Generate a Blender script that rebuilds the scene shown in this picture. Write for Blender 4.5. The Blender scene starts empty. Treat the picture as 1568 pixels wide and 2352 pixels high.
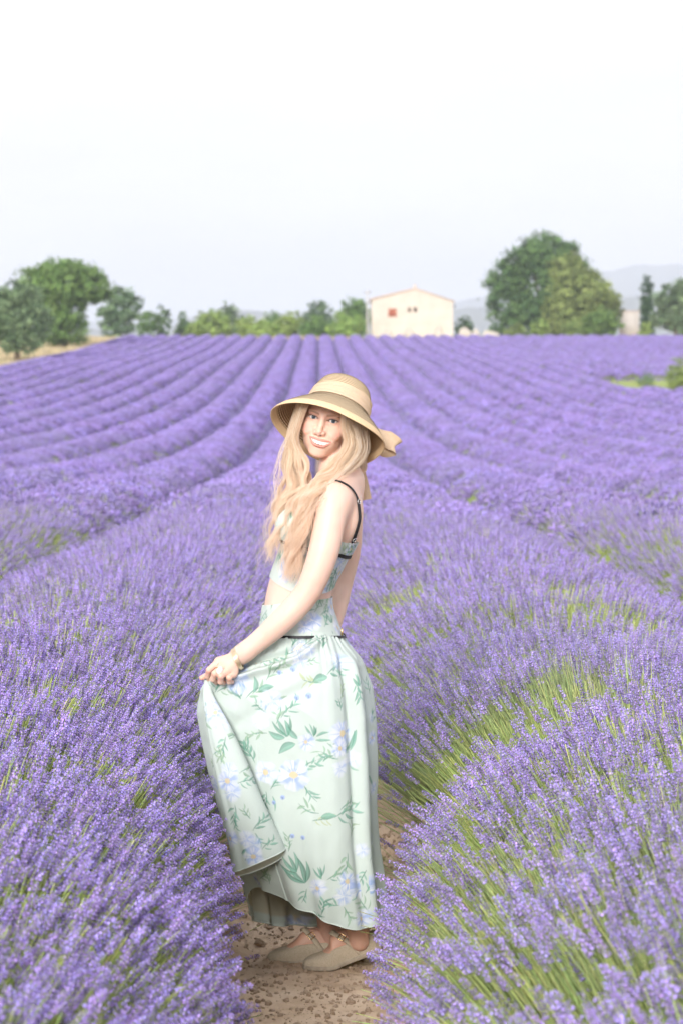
import bpy, bmesh, math, random
import numpy as np
from mathutils import Matrix, Vector, Euler

R = math.radians
rng = np.random.default_rng(7)
random.seed(7)
scene = bpy.context.scene
COL = scene.collection

# ------------------------------------------------------------------ camera
CAM_H = 1.576
cam_data = bpy.data.cameras.new('camera')
cam_data.sensor_fit = 'VERTICAL'
cam_data.sensor_height = 36.0
cam_data.lens = 85.0
cam_data.clip_start = 0.1
cam_data.clip_end = 60000.0
cam_data.dof.use_dof = True
cam_data.dof.focus_distance = 6.93
cam_data.dof.aperture_fstop = 6.3
cam = bpy.data.objects.new('camera', cam_data)
cam.location = (0, 0, CAM_H)
cam.rotation_euler = (R(90 - 2.073), 0, R(-0.557))
COL.objects.link(cam)
scene.camera = cam

# ------------------------------------------------------------------ sky, sun, exposure
SUN_EL, SUN_AZ = R(21), R(-165)          # azimuth measured from +Y towards +X
world = bpy.data.worlds.new('World')
scene.world = world
world.use_nodes = True
wn, wl = world.node_tree.nodes, world.node_tree.links
wn.clear()
w_out = wn.new('ShaderNodeOutputWorld')
w_bg = wn.new('ShaderNodeBackground')
w_bg.inputs['Strength'].default_value = 0.1
w_sky = wn.new('ShaderNodeTexSky')
w_sky.sky_type = 'NISHITA'
w_sky.sun_disc = False
w_sky.sun_elevation = SUN_EL
w_sky.sun_rotation = SUN_AZ
w_sky.dust_density = 4.0
w_tc = wn.new('ShaderNodeTexCoord')
w_map = wn.new('ShaderNodeMapping')
w_map.inputs['Scale'].default_value = (2.0, 2.0, 9.0)
w_map.inputs['Rotation'].default_value = (0, R(7), 0)
w_noise = wn.new('ShaderNodeTexNoise')
w_noise.inputs['Scale'].default_value = 2.4
w_noise.inputs['Detail'].default_value = 6
w_noise.inputs['Roughness'].default_value = 0.55
w_ramp = wn.new('ShaderNodeValToRGB')          # thin high overcast: veil colour from bluish to white
w_ramp.color_ramp.elements[0].position = 0.42
w_ramp.color_ramp.elements[0].color = (0.875, 0.86, 0.95, 1)
w_ramp.color_ramp.elements[1].position = 0.66
w_ramp.color_ramp.elements[1].color = (0.99, 0.975, 0.97, 1)
w_gain = wn.new('ShaderNodeVectorMath')
w_gain.operation = 'SCALE'
w_gain.inputs['Scale'].default_value = 5.6
w_mix = wn.new('ShaderNodeMix')
w_mix.data_type = 'RGBA'
w_mix.inputs['Factor'].default_value = 0.93
wl.new(w_tc.outputs['Generated'], w_map.inputs['Vector'])
wl.new(w_map.outputs['Vector'], w_noise.inputs['Vector'])
wl.new(w_noise.outputs['Fac'], w_ramp.inputs['Fac'])
wl.new(w_ramp.outputs['Color'], w_gain.inputs[0])
wl.new(w_sky.outputs['Color'], w_mix.inputs['A'])
wl.new(w_gain.outputs['Vector'], w_mix.inputs['B'])
wl.new(w_mix.outputs['Result'], w_bg.inputs['Color'])
wl.new(w_bg.outputs['Background'], w_out.inputs['Surface'])

sun_data = bpy.data.lights.new('sun', 'SUN')
sun_data.energy = 2.1
sun_data.angle = R(24)
sun_data.color = (1.0, 0.96, 0.93)
sun = bpy.data.objects.new('sun', sun_data)
_sd = Vector((math.sin(SUN_AZ) * math.cos(SUN_EL), math.cos(SUN_AZ) * math.cos(SUN_EL), math.sin(SUN_EL)))
sun.rotation_euler = _sd.to_track_quat('Z', 'Y').to_euler()
sun.location = (-6, -4, 12)
COL.objects.link(sun)

vs = scene.view_settings
vs.view_transform = 'Standard'
vs.look = 'None'
vs.exposure = 1.15
vs.gamma = 1.0
vs.use_curve_mapping = False
scene.cycles.volume_bounces = 1
scene.cycles.max_bounces = 6
scene.cycles.diffuse_bounces = 4
scene.cycles.adaptive_threshold = 0.03
scene.cycles.transparent_max_bounces = 12
scene.cycles.caustics_reflective = False
scene.cycles.caustics_refractive = False

# ------------------------------------------------------------------ helpers
F_U = 2352.0 / 36.0 * 85.0
_CM = np.array(Euler(cam.rotation_euler).to_matrix())


def ray(xu, yu):
    return _CM @ np.array([(xu - 784.0) / F_U, -(yu - 1176.0) / F_U, -1.0])


def P(xu, yu, Y):
    """A point of the place at depth Y that a survey of the photograph puts at (xu, yu)."""
    d = ray(xu, yu)
    k = Y / d[1]
    return np.array([d[0] * k, Y, CAM_H + d[2] * k])


def setp(o, label=None, cat=None, group=None, kind=None):
    if label: o['label'] = label
    if cat: o['category'] = cat
    if group: o['group'] = group
    if kind: o['kind'] = kind
    return o


def mesh_from(name, verts, faces, smooth=False):
    """faces: (n,3) or (n,4) array, or list of such arrays / ragged list."""
    me = bpy.data.meshes.new(name)
    verts = np.asarray(verts, dtype=np.float32)
    if isinstance(faces, list) and len(faces) and not isinstance(faces[0], np.ndarray):
        me.from_pydata([tuple(v) for v in verts], [], [tuple(f) for f in faces])
    else:
        fl = faces if isinstance(faces, list) else [faces]
        fl = [np.asarray(f, dtype=np.int32) for f in fl if len(f)]
        loops = np.concatenate([f.ravel() for f in fl]) if fl else np.zeros(0, np.int32)
        tot = np.concatenate([np.full(len(f), f.shape[1], np.int32) for f in fl]) if fl else np.zeros(0, np.int32)
        start = np.concatenate([[0], np.cumsum(tot)[:-1]]).astype(np.int32) if len(tot) else tot
        me.vertices.add(len(verts))
        me.vertices.foreach_set('co', verts.ravel())
        me.loops.add(len(loops))
        me.loops.foreach_set('vertex_index', loops)
        me.polygons.add(len(tot))
        me.polygons.foreach_set('loop_start', start)
        me.update(calc_edges=True)
        me.validate()
    if smooth and len(me.polygons):
        me.polygons.foreach_set('use_smooth', np.ones(len(me.polygons), bool))
    return me


def vcol(me, cols, name='col'):
    a = me.attributes.new(name, 'FLOAT_COLOR', 'POINT')
    c = np.ones((len(me.vertices), 4), np.float32)
    c[:, :3] = cols
    a.data.foreach_set('color', c.ravel())


def obj(name, me, material=None, parent=None, loc=None):
    o = bpy.data.objects.new(name, me)
    COL.objects.link(o)
    if material is not None and me is not None:
        if len(me.materials) == 0:
            me.materials.append(material)
    if parent is not None:
        o.parent = parent
    if loc is not None:
        o.location = loc
    return o


def empty(name, loc=(0, 0, 0)):
    o = bpy.data.objects.new(name, None)
    o.location = loc
    o.empty_display_size = 0.1
    COL.objects.link(o)
    return o


class MB:
    """Collects shapes into one mesh."""
    def __init__(self):
        self.v, self.q, self.t, self.c, self.n = [], [], [], [], 0

    def add(self, v, q=None, t=None, col=(1, 1, 1)):
        v = np.asarray(v, float)
        if q is not None and len(q): self.q.append(np.asarray(q) + self.n)
        if t is not None and len(t): self.t.append(np.asarray(t) + self.n)
        self.v.append(v)
        c = np.asarray(col, float)
        self.c.append(np.tile(c, (len(v), 1)) if c.ndim == 1 else c)
        self.n += len(v)
        return self

    def box(self, lo, hi, col=(1, 1, 1)):
        (a, b, c), (d, e, f) = lo, hi
        v = [(a, b, c), (d, b, c), (d, e, c), (a, e, c), (a, b, f), (d, b, f), (d, e, f), (a, e, f)]
        q = [(3, 2, 1, 0), (4, 5, 6, 7), (0, 1, 5, 4), (1, 2, 6, 5), (2, 3, 7, 6), (3, 0, 4, 7)]
        return self.add(v, q, col=col)

    def tube(self, pts, rad, seg=8, cap=True, col=(1, 1, 1)):
        v, q, t = tube_arrays(pts, rad, seg, cap)
        return self.add(v, q, t, col)

    def grid(self, G, closed_u=False, col=None):
        """G: (n,m,3) array; closed_u wraps the second axis."""
        n, m = G.shape[:2]
        q = grid_quads(n, m, closed_u)
        return self.add(G.reshape(-1, 3), q, col=(1, 1, 1) if col is None else col)

    def mesh(self, name, smooth=False, colors=False):
        f = []
        if self.q: f.append(np.concatenate(self.q))
        if self.t: f.append(np.concatenate(self.t))
        me = mesh_from(name, np.concatenate(self.v), f, smooth)
        if colors: vcol(me, np.concatenate(self.c))
        return me

    def build(self, name, material, parent=None, smooth=False, colors=False, loc=None):
        return obj(name, self.mesh(name, smooth, colors), material, parent, loc)


def grid_quads(n, m, closed_u=False):
    i = np.arange(n - 1)[:, None]
    j = np.arange(m if closed_u else m - 1)[None, :]
    j2 = (j + 1) % m
    return np.stack([i * m + j, i * m + j2, (i + 1) * m + j2, (i + 1) * m + j], -1).reshape(-1, 4)


def tube_arrays(pts, rad, seg=8, cap=True):
    pts = np.asarray(pts, float)
    n = len(pts)
    rad = np.broadcast_to(np.asarray(rad, float), (n,))
    T = np.gradient(pts, axis=0)
    T /= np.linalg.norm(T, axis=1, keepdims=True) + 1e-12
    up = np.array([0, 0, 1.0]) if abs(T[0, 2]) < 0.9 else np.array([1.0, 0, 0])
    N = np.zeros_like(pts)
    nv = np.cross(T[0], up); nv /= np.linalg.norm(nv)
    for i in range(n):
        nv = nv - T[i] * nv.dot(T[i]); nv /= np.linalg.norm(nv) + 1e-12
        N[i] = nv
    B = np.cross(T, N)
    a = np.linspace(0, 2 * np.pi, seg, endpoint=False)
    G = pts[:, None] + rad[:, None, None] * (np.cos(a)[None, :, None] * N[:, None] + np.sin(a)[None, :, None] * B[:, None])
    v = G.reshape(-1, 3)
    q = grid_quads(n, seg, True)
    t = np.zeros((0, 3), int)
    if cap:
        v = np.concatenate([v, pts[:1], pts[-1:]])
        k = np.arange(seg)
        t = np.concatenate([np.stack([np.full(seg, n * seg), (k + 1) % seg, k], -1),
                            np.stack([np.full(seg, n * seg + 1), (n - 1) * seg + k, (n - 1) * seg + (k + 1) % seg], -1)])
    return v, q, t


def catmull(pts, n, closed=False):
    """Centripetal-free Catmull-Rom resampled at n points, uniform in arc length."""
    p = np.asarray(pts, float)
    k = len(p)
    if closed:
        e = np.concatenate([p[-1:], p, p[:2]])
        segs = k
    else:
        e = np.concatenate([2 * p[:1] - p[1:2], p, 2 * p[-1:] - p[-2:-1]])
        segs = k - 1
    out = []
    t = np.linspace(0, 1, 24, endpoint=False)[:, None]
    for i in range(segs):
        a, b, c, d = e[i], e[i + 1], e[i + 2], e[i + 3]
        out.append(0.5 * (2 * b + (c - a) * t + (2 * a - 5 * b + 4 * c - d) * t ** 2 + (3 * b - 3 * c + d - a) * t ** 3))
    out.append(p[:1] if closed else p[-1:])
    c = np.concatenate(out)
    dd = min(3, c.shape[1])
    s = np.concatenate([[0], np.cumsum(np.linalg.norm(np.diff(c[:, :dd], axis=0), axis=1))])
    w = np.linspace(0, s[-1], n, endpoint=not closed)
    return np.stack([np.interp(w, s, c[:, j]) for j in range(c.shape[1])], -1)


# cheap value noise in numpy
_perm = np.random.default_rng(3).random((64, 64, 64))


def vnoise(p):
    p = np.asarray(p, float)
    i = np.floor(p).astype(int)
    f = p - i
    f = f * f * (3 - 2 * f)
    r = 0
    for dx in (0, 1):
        for dy in (0, 1):
            for dz in (0, 1):
                w = (f[..., 0] if dx else 1 - f[..., 0]) * (f[..., 1] if dy else 1 - f[..., 1]) * (f[..., 2] if dz else 1 - f[..., 2])
                r = r + w * _perm[(i[..., 0] + dx) % 64, (i[..., 1] + dy) % 64, (i[..., 2] + dz) % 64]
    return r * 2 - 1


def sstep(a, b, x):
    t = np.clip((x - a) / (b - a), 0, 1)
    return t * t * (3 - 2 * t)


# ------------------------------------------------------------------ materials
def new_mat(name):
    m = bpy.data.materials.new(name)
    m.use_nodes = True
    nt = m.node_tree
    b = nt.nodes['Principled BSDF']
    return m, nt, b


def mat_noise(name, c1, c2, scale=5.0, rough=0.8, bump=0.0, bscale=None, spec=0.3, detail=6, coord='Object', metallic=0.0, bdist=0.01):
    m, nt, b = new_mat(name)
    tc = nt.nodes.new('ShaderNodeTexCoord')
    n = nt.nodes.new('ShaderNodeTexNoise')
    n.inputs['Scale'].default_value = scale
    n.inputs['Detail'].default_value = detail
    r = nt.nodes.new('ShaderNodeValToRGB')
    r.color_ramp.elements[0].position = 0.3
    r.color_ramp.elements[1].position = 0.7
    r.color_ramp.elements[0].color = (*c1, 1)
    r.color_ramp.elements[1].color = (*c2, 1)
    nt.links.new(tc.outputs[coord], n.inputs['Vector'])
    nt.links.new(n.outputs['Fac'], r.inputs['Fac'])
    nt.links.new(r.outputs['Color'], b.inputs['Base Color'])
    b.inputs['Roughness'].default_value = rough
    b.inputs['Specular IOR Level'].default_value = spec
    b.inputs['Metallic'].default_value = metallic
    if bump:
        n2 = nt.nodes.new('ShaderNodeTexNoise')
        n2.inputs['Scale'].default_value = bscale or scale * 6
        n2.inputs['Detail'].default_value = 8
        bp = nt.nodes.new('ShaderNodeBump')
        bp.inputs['Strength'].default_value = bump
        bp.inputs['Distance'].default_value = bdist
        nt.links.new(tc.outputs[coord], n2.inputs['Vector'])
        nt.links.new(n2.outputs['Fac'], bp.inputs['Height'])
        nt.links.new(bp.outputs['Normal'], b.inputs['Normal'])
    return m


def mat_leafy(name, hue_var=0.04, val_var=0.35, transl=0.35, patch=None, patch_scale=0.3, rough=0.7):
    """Vertex colour x per-instance random variation, part of the light passing through."""
    m, nt, b = new_mat(name)
    at = nt.nodes.new('ShaderNodeAttribute'); at.attribute_name = 'col'
    oi = nt.nodes.new('ShaderNodeObjectInfo')
    hs = nt.nodes.new('ShaderNodeHueSaturation')
    mr = nt.nodes.new('ShaderNodeMapRange')
    mr.inputs['To Min'].default_value = 1 - val_var
    mr.inputs['To Max'].default_value = 1 + val_var
    mh = nt.nodes.new('ShaderNodeMapRange')
    mh.inputs['To Min'].default_value = 0.5 - hue_var
    mh.inputs['To Max'].default_value = 0.5 + hue_var
    ml = nt.nodes.new('ShaderNodeMath'); ml.operation = 'FRACT'
    mm = nt.nodes.new('ShaderNodeMath'); mm.operation = 'MULTIPLY'; mm.inputs[1].default_value = 7.31
    nt.links.new(oi.outputs['Random'], mr.inputs['Value'])
    nt.links.new(oi.outputs['Random'], mm.inputs[0])
    nt.links.new(mm.outputs[0], ml.inputs[0])
    nt.links.new(ml.outputs[0], mh.inputs['Value'])
    nt.links.new(mr.outputs[0], hs.inputs['Value'])
    nt.links.new(mh.outputs[0], hs.inputs['Hue'])
    nt.links.new(at.outputs['Color'], hs.inputs['Color'])
    colour = hs.outputs['Color']
    if patch:
        ge = nt.nodes.new('ShaderNodeNewGeometry')
        pn = nt.nodes.new('ShaderNodeTexNoise')
        pn.inputs['Scale'].default_value = patch_scale
        pn.inputs['Detail'].default_value = 4
        pr = nt.nodes.new('ShaderNodeMapRange')
        pr.inputs['From Min'].default_value = 0.5
        pr.inputs['From Max'].default_value = 0.75
        pr.inputs['To Max'].default_value = 0.55
        mx = nt.nodes.new('ShaderNodeMix'); mx.data_type = 'RGBA'
        mx.inputs['B'].default_value = (*patch, 1)
        nt.links.new(ge.outputs['Position'], pn.inputs['Vector'])
        nt.links.new(pn.outputs['Fac'], pr.inputs['Value'])
        nt.links.new(pr.outputs[0], mx.inputs['Factor'])
        nt.links.new(colour, mx.inputs['A'])
        colour = mx.outputs['Result']
    b.inputs['Roughness'].default_value = rough
    b.inputs['Specular IOR Level'].default_value = 0.15
    nt.links.new(colour, b.inputs['Base Color'])
    tr = nt.nodes.new('ShaderNodeBsdfTranslucent')
    ms = nt.nodes.new('ShaderNodeMixShader')
    ms.inputs['Fac'].default_value = transl
    nt.links.new(colour, tr.inputs['Color'])
    nt.links.new(b.outputs['BSDF'], ms.inputs[1])
    nt.links.new(tr.outputs['BSDF'], ms.inputs[2])
    nt.links.new(ms.outputs[0], nt.nodes['Material Output'].inputs['Surface'])
    return m


def mat_vcol(name, rough=0.6, spec=0.3, transl=0.0, bump=0.0, bscale=600, sss=0.0, sss_r=(1, 0.4, 0.25), sss_scale=0.01):
    m, nt, b = new_mat(name)
    at = nt.nodes.new('ShaderNodeAttribute'); at.attribute_name = 'col'
    nt.links.new(at.outputs['Color'], b.inputs['Base Color'])
    b.inputs['Roughness'].default_value = rough
    b.inputs['Specular IOR Level'].default_value = spec
    if sss:
        b.inputs['Subsurface Weight'].default_value = sss
        b.inputs['Subsurface Radius'].default_value = sss_r
        b.inputs['Subsurface Scale'].default_value = sss_scale
    if bump:
        tc = nt.nodes.new('ShaderNodeTexCoord')
        n2 = nt.nodes.new('ShaderNodeTexNoise')
        n2.inputs['Scale'].default_value = bscale
        bp = nt.nodes.new('ShaderNodeBump')
        bp.inputs['Strength'].default_value = bump
        bp.inputs['Distance'].default_value = 0.001
        nt.links.new(tc.outputs['Object'], n2.inputs['Vector'])
        nt.links.new(n2.outputs['Fac'], bp.inputs['Height'])
        nt.links.new(bp.outputs['Normal'], b.inputs['Normal'])
    if transl:
        tr = nt.nodes.new('ShaderNodeBsdfTranslucent')
        ms = nt.nodes.new('ShaderNodeMixShader')
        ms.inputs['Fac'].default_value = transl
        nt.links.new(at.outputs['Color'], tr.inputs['Color'])
        nt.links.new(b.outputs['BSDF'], ms.inputs[1])
        nt.links.new(tr.outputs['BSDF'], ms.inputs[2])
        nt.links.new(ms.outputs[0], nt.nodes['Material Output'].inputs['Surface'])
    return m


def mat_plain(name, col, rough=0.6, metallic=0.0, spec=0.4):
    """One colour with a little mottling."""
    c = np.array(col)
    return mat_noise(name, tuple(c * 0.9), tuple(np.minimum(c * 1.08, 1)), 40, rough, 0.05, 300, spec, metallic=metallic, bdist=0.001)

# ------------------------------------------------------------------ terrain
S_ROW = 2.1
FIELD_END = 346.0
_ty = np.arange(-200, 12000, 1.0)
_tz = np.interp(_ty, [-200, 0, 12, 30, 48, 60, 72, 94, 125, 164, 207, 267, 328, 346, 365, 420, 700, 2000, 12000],
                [0, 0, 0, -.06, -.10, -.02, .2, .62, 1.62, 3.4, 5.85, 8.9, 12.55, 13.55, 14.1, 14.6, 15, 12, 12])
_k = np.exp(-0.5 * (np.arange(-15, 16) / 5.0) ** 2); _k /= _k.sum()
_tzs = np.convolve(np.pad(_tz, 15, 'edge'), _k, 'valid')


def gz(Y):
    return np.interp(Y, _ty, _tzs)


def axis(dense_lo, dense_hi, step, far_lo, far_hi, grow=1.12):
    a = list(np.arange(dense_lo, dense_hi, step))
    s, v = step, dense_hi
    while v < far_hi:
        a.append(v); s = min(s * grow, far_hi / 14); v += s
    a.append(far_hi)
    s, v = step, dense_lo
    lo = []
    while v > far_lo:
        s = min(s * grow, -far_lo / 14 + 0.1); v -= s; lo.append(max(v, far_lo))
    return np.array(lo[::-1] + a)


gx = axis(-0.62, 0.62, 0.013, -9000, 9000, 1.13)
gy = axis(5.75, 8.7, 0.016, -180, 11000, 1.07)
GX, GY = np.meshgrid(gx, gy)
GZ = gz(GY)
near = sstep(1.6, 0.5, np.abs(GX)) * sstep(14, 9, GY) * sstep(3, 5, GY)
rough_side = 0.35 + 0.65 * sstep(0.05, 0.3, np.abs(GX - 0.02)) + 0.5 * sstep(7.0, 7.6, GY)
nz = 0.016 * vnoise(np.stack([GX * 9, GY * 9, GX * 0], -1)) + 0.011 * vnoise(np.stack([GX * 26, GY * 26, GX * 0 + 3], -1)) \
    + 0.006 * vnoise(np.stack([GX * 60, GY * 60, GX * 0 + 9], -1))
GZ = GZ + near * rough_side * nz + near * 0.05 * sstep(0.22, 0.6, np.abs(GX - 0.02))
gme = mesh_from('ground', np.stack([GX, GY, GZ], -1).reshape(-1, 3), grid_quads(len(gy), len(gx)), True)

m_ground, nt, b = new_mat('soil_and_dry_grass')
ge = nt.nodes.new('ShaderNodeNewGeometry')
sx = nt.nodes.new('ShaderNodeSeparateXYZ')
nt.links.new(ge.outputs['Position'], sx.inputs[0])


def _noise(scale, detail=8, rough=0.6):
    n = nt.nodes.new('ShaderNodeTexNoise')
    n.inputs['Scale'].default_value = scale
    n.inputs['Detail'].default_value = detail
    n.inputs['Roughness'].default_value = rough
    nt.links.new(ge.outputs['Position'], n.inputs['Vector'])
    return n


def _ramp(src, stops):
    r = nt.nodes.new('ShaderNodeValToRGB')
    while len(r.color_ramp.elements) < len(stops): r.color_ramp.elements.new(0.5)
    for e, (p, c) in zip(r.color_ramp.elements, stops):
        e.position = p; e.color = (*c, 1)
    nt.links.new(src, r.inputs['Fac'])
    return r


soil = _ramp(_noise(7).outputs['Fac'], [(0.28, (.50, .35, .235)), (0.5, (.65, .485, .345)), (0.72, (.74, .585, .445))])
straw = _ramp(_noise(0.25).outputs['Fac'], [(0.3, (.36, .34, .15)), (0.5, (.62, .52, .34)), (0.7, (.70, .60, .43))])


def _step(src, lo, hi):
    n = nt.nodes.new('ShaderNodeMapRange')
    n.inputs['From Min'].default_value = lo
    n.inputs['From Max'].default_value = hi
    nt.links.new(src, n.inputs['Value'])
    return n.outputs[0]


def _max(a, c):
    n = nt.nodes.new('ShaderNodeMath'); n.operation = 'MAXIMUM'
    nt.links.new(a, n.inputs[0]); nt.links.new(c, n.inputs[1])
    return n.outputs[0]


outside = _max(_step(sx.outputs['X'], -27.0, -27.8), _step(sx.outputs['Y'], 345.5, 347.0))
mx = nt.nodes.new('ShaderNodeMix'); mx.data_type = 'RGBA'
nt.links.new(outside, mx.inputs['Factor'])
nt.links.new(soil.outputs['Color'], mx.inputs['A'])
nt.links.new(straw.outputs['Color'], mx.inputs['B'])
nt.links.new(mx.outputs['Result'], b.inputs['Base Color'])
b.inputs['Roughness'].default_value = 0.95
b.inputs['Specular IOR Level'].default_value = 0.1
bp = nt.nodes.new('ShaderNodeBump')
bp.inputs['Strength'].default_value = 0.55
bp.inputs['Distance'].default_value = 0.012
nt.links.new(_noise(75, 10, 0.7).outputs['Fac'], bp.inputs['Height'])
nt.links.new(bp.outputs['Normal'], b.inputs['Normal'])
ground = setp(obj('ground', gme, m_ground), 'bare tan earth path and soil of the lavender field', kind='structure')

# clods on the path: children of the ground


def clod_mesh(seed, sub=2, rough=0.35):
    bm = bmesh.new()
    bmesh.ops.create_icosphere(bm, subdivisions=sub, radius=1.0)
    v = np.array([x.co[:] for x in bm.verts])
    d = 1 + rough * vnoise(v * 1.3 + seed * 7.7) + 0.5 * rough * vnoise(v * 3.1 + seed * 3.3)
    v2 = v * d[:, None]
    nrm = np.random.default_rng(seed).normal(size=(5, 3))            # a few flat broken faces
    nrm /= np.linalg.norm(nrm, axis=1, keepdims=True)
    for k in nrm:
        over = np.maximum(v2 @ k - 0.72, 0)
        v2 = v2 - over[:, None] * k
    for x, y in zip(bm.verts, v2): x.co = y
    me = bpy.data.meshes.new('clod')
    bm.to_mesh(me); bm.free()
    me.polygons.foreach_set('use_smooth', np.ones(len(me.polygons), bool))
    return me


m_clod, nt, b = new_mat('clay_clod')
tc = nt.nodes.new('ShaderNodeTexCoord')
oi = nt.nodes.new('ShaderNodeObjectInfo')
n1 = nt.nodes.new('ShaderNodeTexNoise'); n1.inputs['Scale'].default_value = 1.7; n1.inputs['Detail'].default_value = 9
ad = nt.nodes.new('ShaderNodeMath'); ad.operation = 'MULTIPLY_ADD'; ad.inputs[1].default_value = 0.35
nt.links.new(oi.outputs['Random'], ad.inputs[0]); nt.links.new(n1.outputs['Fac'], ad.inputs[2])
r1 = nt.nodes.new('ShaderNodeValToRGB')
for e, (p_, c_) in zip(r1.color_ramp.elements, [(0.35, (.44, .30, .195)), (0.95, (.70, .54, .41))]):
    e.position = p_; e.color = (*c_, 1)
nt.links.new(tc.outputs['Object'], n1.inputs['Vector'])
nt.links.new(ad.outputs[0], r1.inputs['Fac'])
nt.links.new(r1.outputs['Color'], b.inputs['Base Color'])
b.inputs['Roughness'].default_value = 0.95
b.inputs['Specular IOR Level'].default_value = 0.1
bp = nt.nodes.new('ShaderNodeBump'); bp.inputs['Strength'].default_value = 0.6; bp.inputs['Distance'].default_value = 0.15
n2 = nt.nodes.new('ShaderNodeTexNoise'); n2.inputs['Scale'].default_value = 6; n2.inputs['Detail'].default_value = 8
nt.links.new(tc.outputs['Object'], n2.inputs['Vector'])
nt.links.new(n2.outputs['Fac'], bp.inputs['Height']); nt.links.new(bp.outputs['Normal'], b.inputs['Normal'])

clod_meshes = [clod_mesh(i) for i in range(8)]
for me in clod_meshes: me.materials.append(m_clod)


def ground_z(x, y):
    j = np.clip(np.searchsorted(gx, x) - 1, 0, len(gx) - 2)
    i = np.clip(np.searchsorted(gy, y) - 1, 0, len(gy) - 2)
    fx = (x - gx[j]) / (gx[j + 1] - gx[j]); fy = (y - gy[i]) / (gy[i + 1] - gy[i])
    return (GZ[i, j] * (1 - fx) + GZ[i, j + 1] * fx) * (1 - fy) + (GZ[i + 1, j] * (1 - fx) + GZ[i + 1, j + 1] * fx) * fy


FEET = [(-0.16, 7.08, 0.16, 0.07), (0.02, 6.96, 0.17, 0.075)]           # kept clear of clods


def foot_clear(x, y):
    return all(((x - fx) / a) ** 2 + ((y - fy) / c) ** 2 > 1 for fx, fy, a, c in FEET)


cr = np.random.default_rng(21)
n_clod = 0
while n_clod < 270:
    x = cr.uniform(-0.55, 0.6); y = cr.uniform(5.9, 8.6)
    edge = sstep(0.04, 0.28, abs(x - 0.02))
    w = 0.10 + 0.9 * edge * (0.45 + 0.55 * (x > 0)) + 0.35 * (y > 7.25)
    if cr.random() > w or not foot_clear(x, y): continue
    s = 0.006 + 0.016 * cr.random() ** 2.2 * (0.4 + 0.6 * edge) + 0.010 * (cr.random() < 0.12) * edge
    o = obj('clod', clod_meshes[n_clod % 8], parent=ground)
    o.location = (x, y, float(ground_z(x, y)) + s * 0.3)
    o.scale = (s * cr.uniform(.8, 1.3), s * cr.uniform(.8, 1.3), s * cr.uniform(.55, .95))
    o.rotation_euler = (cr.uniform(-.4, .4), cr.uniform(-.4, .4), cr.uniform(0, 6.28))
    n_clod += 1


# ------------------------------------------------------------------ scattering
def scatter(name, pts, rot, scl, idx, coll, parent=None):
    """One object whose points carry instances of the meshes in coll."""
    me = bpy.data.meshes.new(name)
    me.vertices.add(len(pts))
    me.vertices.foreach_set('co', np.asarray(pts, np.float32).ravel())
    a = me.attributes.new('rot', 'FLOAT_VECTOR', 'POINT'); a.data.foreach_set('vector', np.asarray(rot, np.float32).ravel())
    s = np.asarray(scl, np.float32)
    if s.ndim == 1: s = np.repeat(s[:, None], 3, 1)
    a = me.attributes.new('scl', 'FLOAT_VECTOR', 'POINT'); a.data.foreach_set('vector', s.ravel())
    a = me.attributes.new('idx', 'INT', 'POINT'); a.data.foreach_set('value', np.asarray(idx, np.int32))
    o = obj(name, me, None, parent)
    md = o.modifiers.new('scatter', 'NODES')
    md.node_group = scatter_group(coll)
    return o


_groups = {}


def scatter_group(coll):
    if coll.name in _groups: return _groups[coll.name]
    g = bpy.data.node_groups.new('scatter_' + coll.name, 'GeometryNodeTree')
    g.interface.new_socket('Geometry', in_out='INPUT', socket_type='NodeSocketGeometry')
    g.interface.new_socket('Geometry', in_out='OUTPUT', socket_type='NodeSocketGeometry')
    N = g.nodes
    gi, go = N.new('NodeGroupInput'), N.new('NodeGroupOutput')
    ip = N.new('GeometryNodeInstanceOnPoints')
    ci = N.new('GeometryNodeCollectionInfo')
    ci.inputs['Collection'].default_value = coll
    ci.inputs['Separate Children'].default_value = True
    ci.inputs['Reset Children'].default_value = True

    def att(nm, typ):
        n = N.new('GeometryNodeInputNamedAttribute'); n.data_type = typ
        n.inputs['Name'].default_value = nm
        return n.outputs['Attribute']
    e2r = N.new('FunctionNodeEulerToRotation')
    g.links.new(att('rot', 'FLOAT_VECTOR'), e2r.inputs[0])
    g.links.new(gi.outputs[0], ip.inputs['Points'])
    g.links.new(ci.outputs[0], ip.inputs['Instance'])
    ip.inputs['Pick Instance'].default_value = True
    g.links.new(att('idx', 'INT'), ip.inputs['Instance Index'])
    g.links.new(e2r.outputs[0], ip.inputs['Rotation'])
    g.links.new(att('scl', 'FLOAT_VECTOR'), ip.inputs['Scale'])
    g.links.new(ip.outputs[0], go.inputs[0])
    _groups[coll.name] = g
    return g


def source_collection(name, meshes):
    c = bpy.data.collections.new(name)
    for i, me in enumerate(meshes):
        c.objects.link(bpy.data.objects.new('%s_%02d' % (name, i), me))
    return c


gravel_meshes = [clod_mesh(40 + i, 1) for i in range(5)]
for me in gravel_meshes: me.materials.append(m_clod)
gravel_src = source_collection('gravel_source', gravel_meshes)
ng_ = 7000
px = np.clip(cr.normal(0.02, 0.30, ng_), -0.75, 0.75); py = cr.uniform(5.7, 9.5, ng_)
sz = 0.0016 + 0.0085 * cr.random(ng_) ** 3
g_o = scatter('gravel', np.stack([px, py, ground_z(px, py) + sz * 0.2], -1), cr.uniform(0, 6.28, (ng_, 3)), sz,
              cr.integers(0, 5, ng_), gravel_src, ground)
g_o['kind'] = 'stuff'

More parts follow.
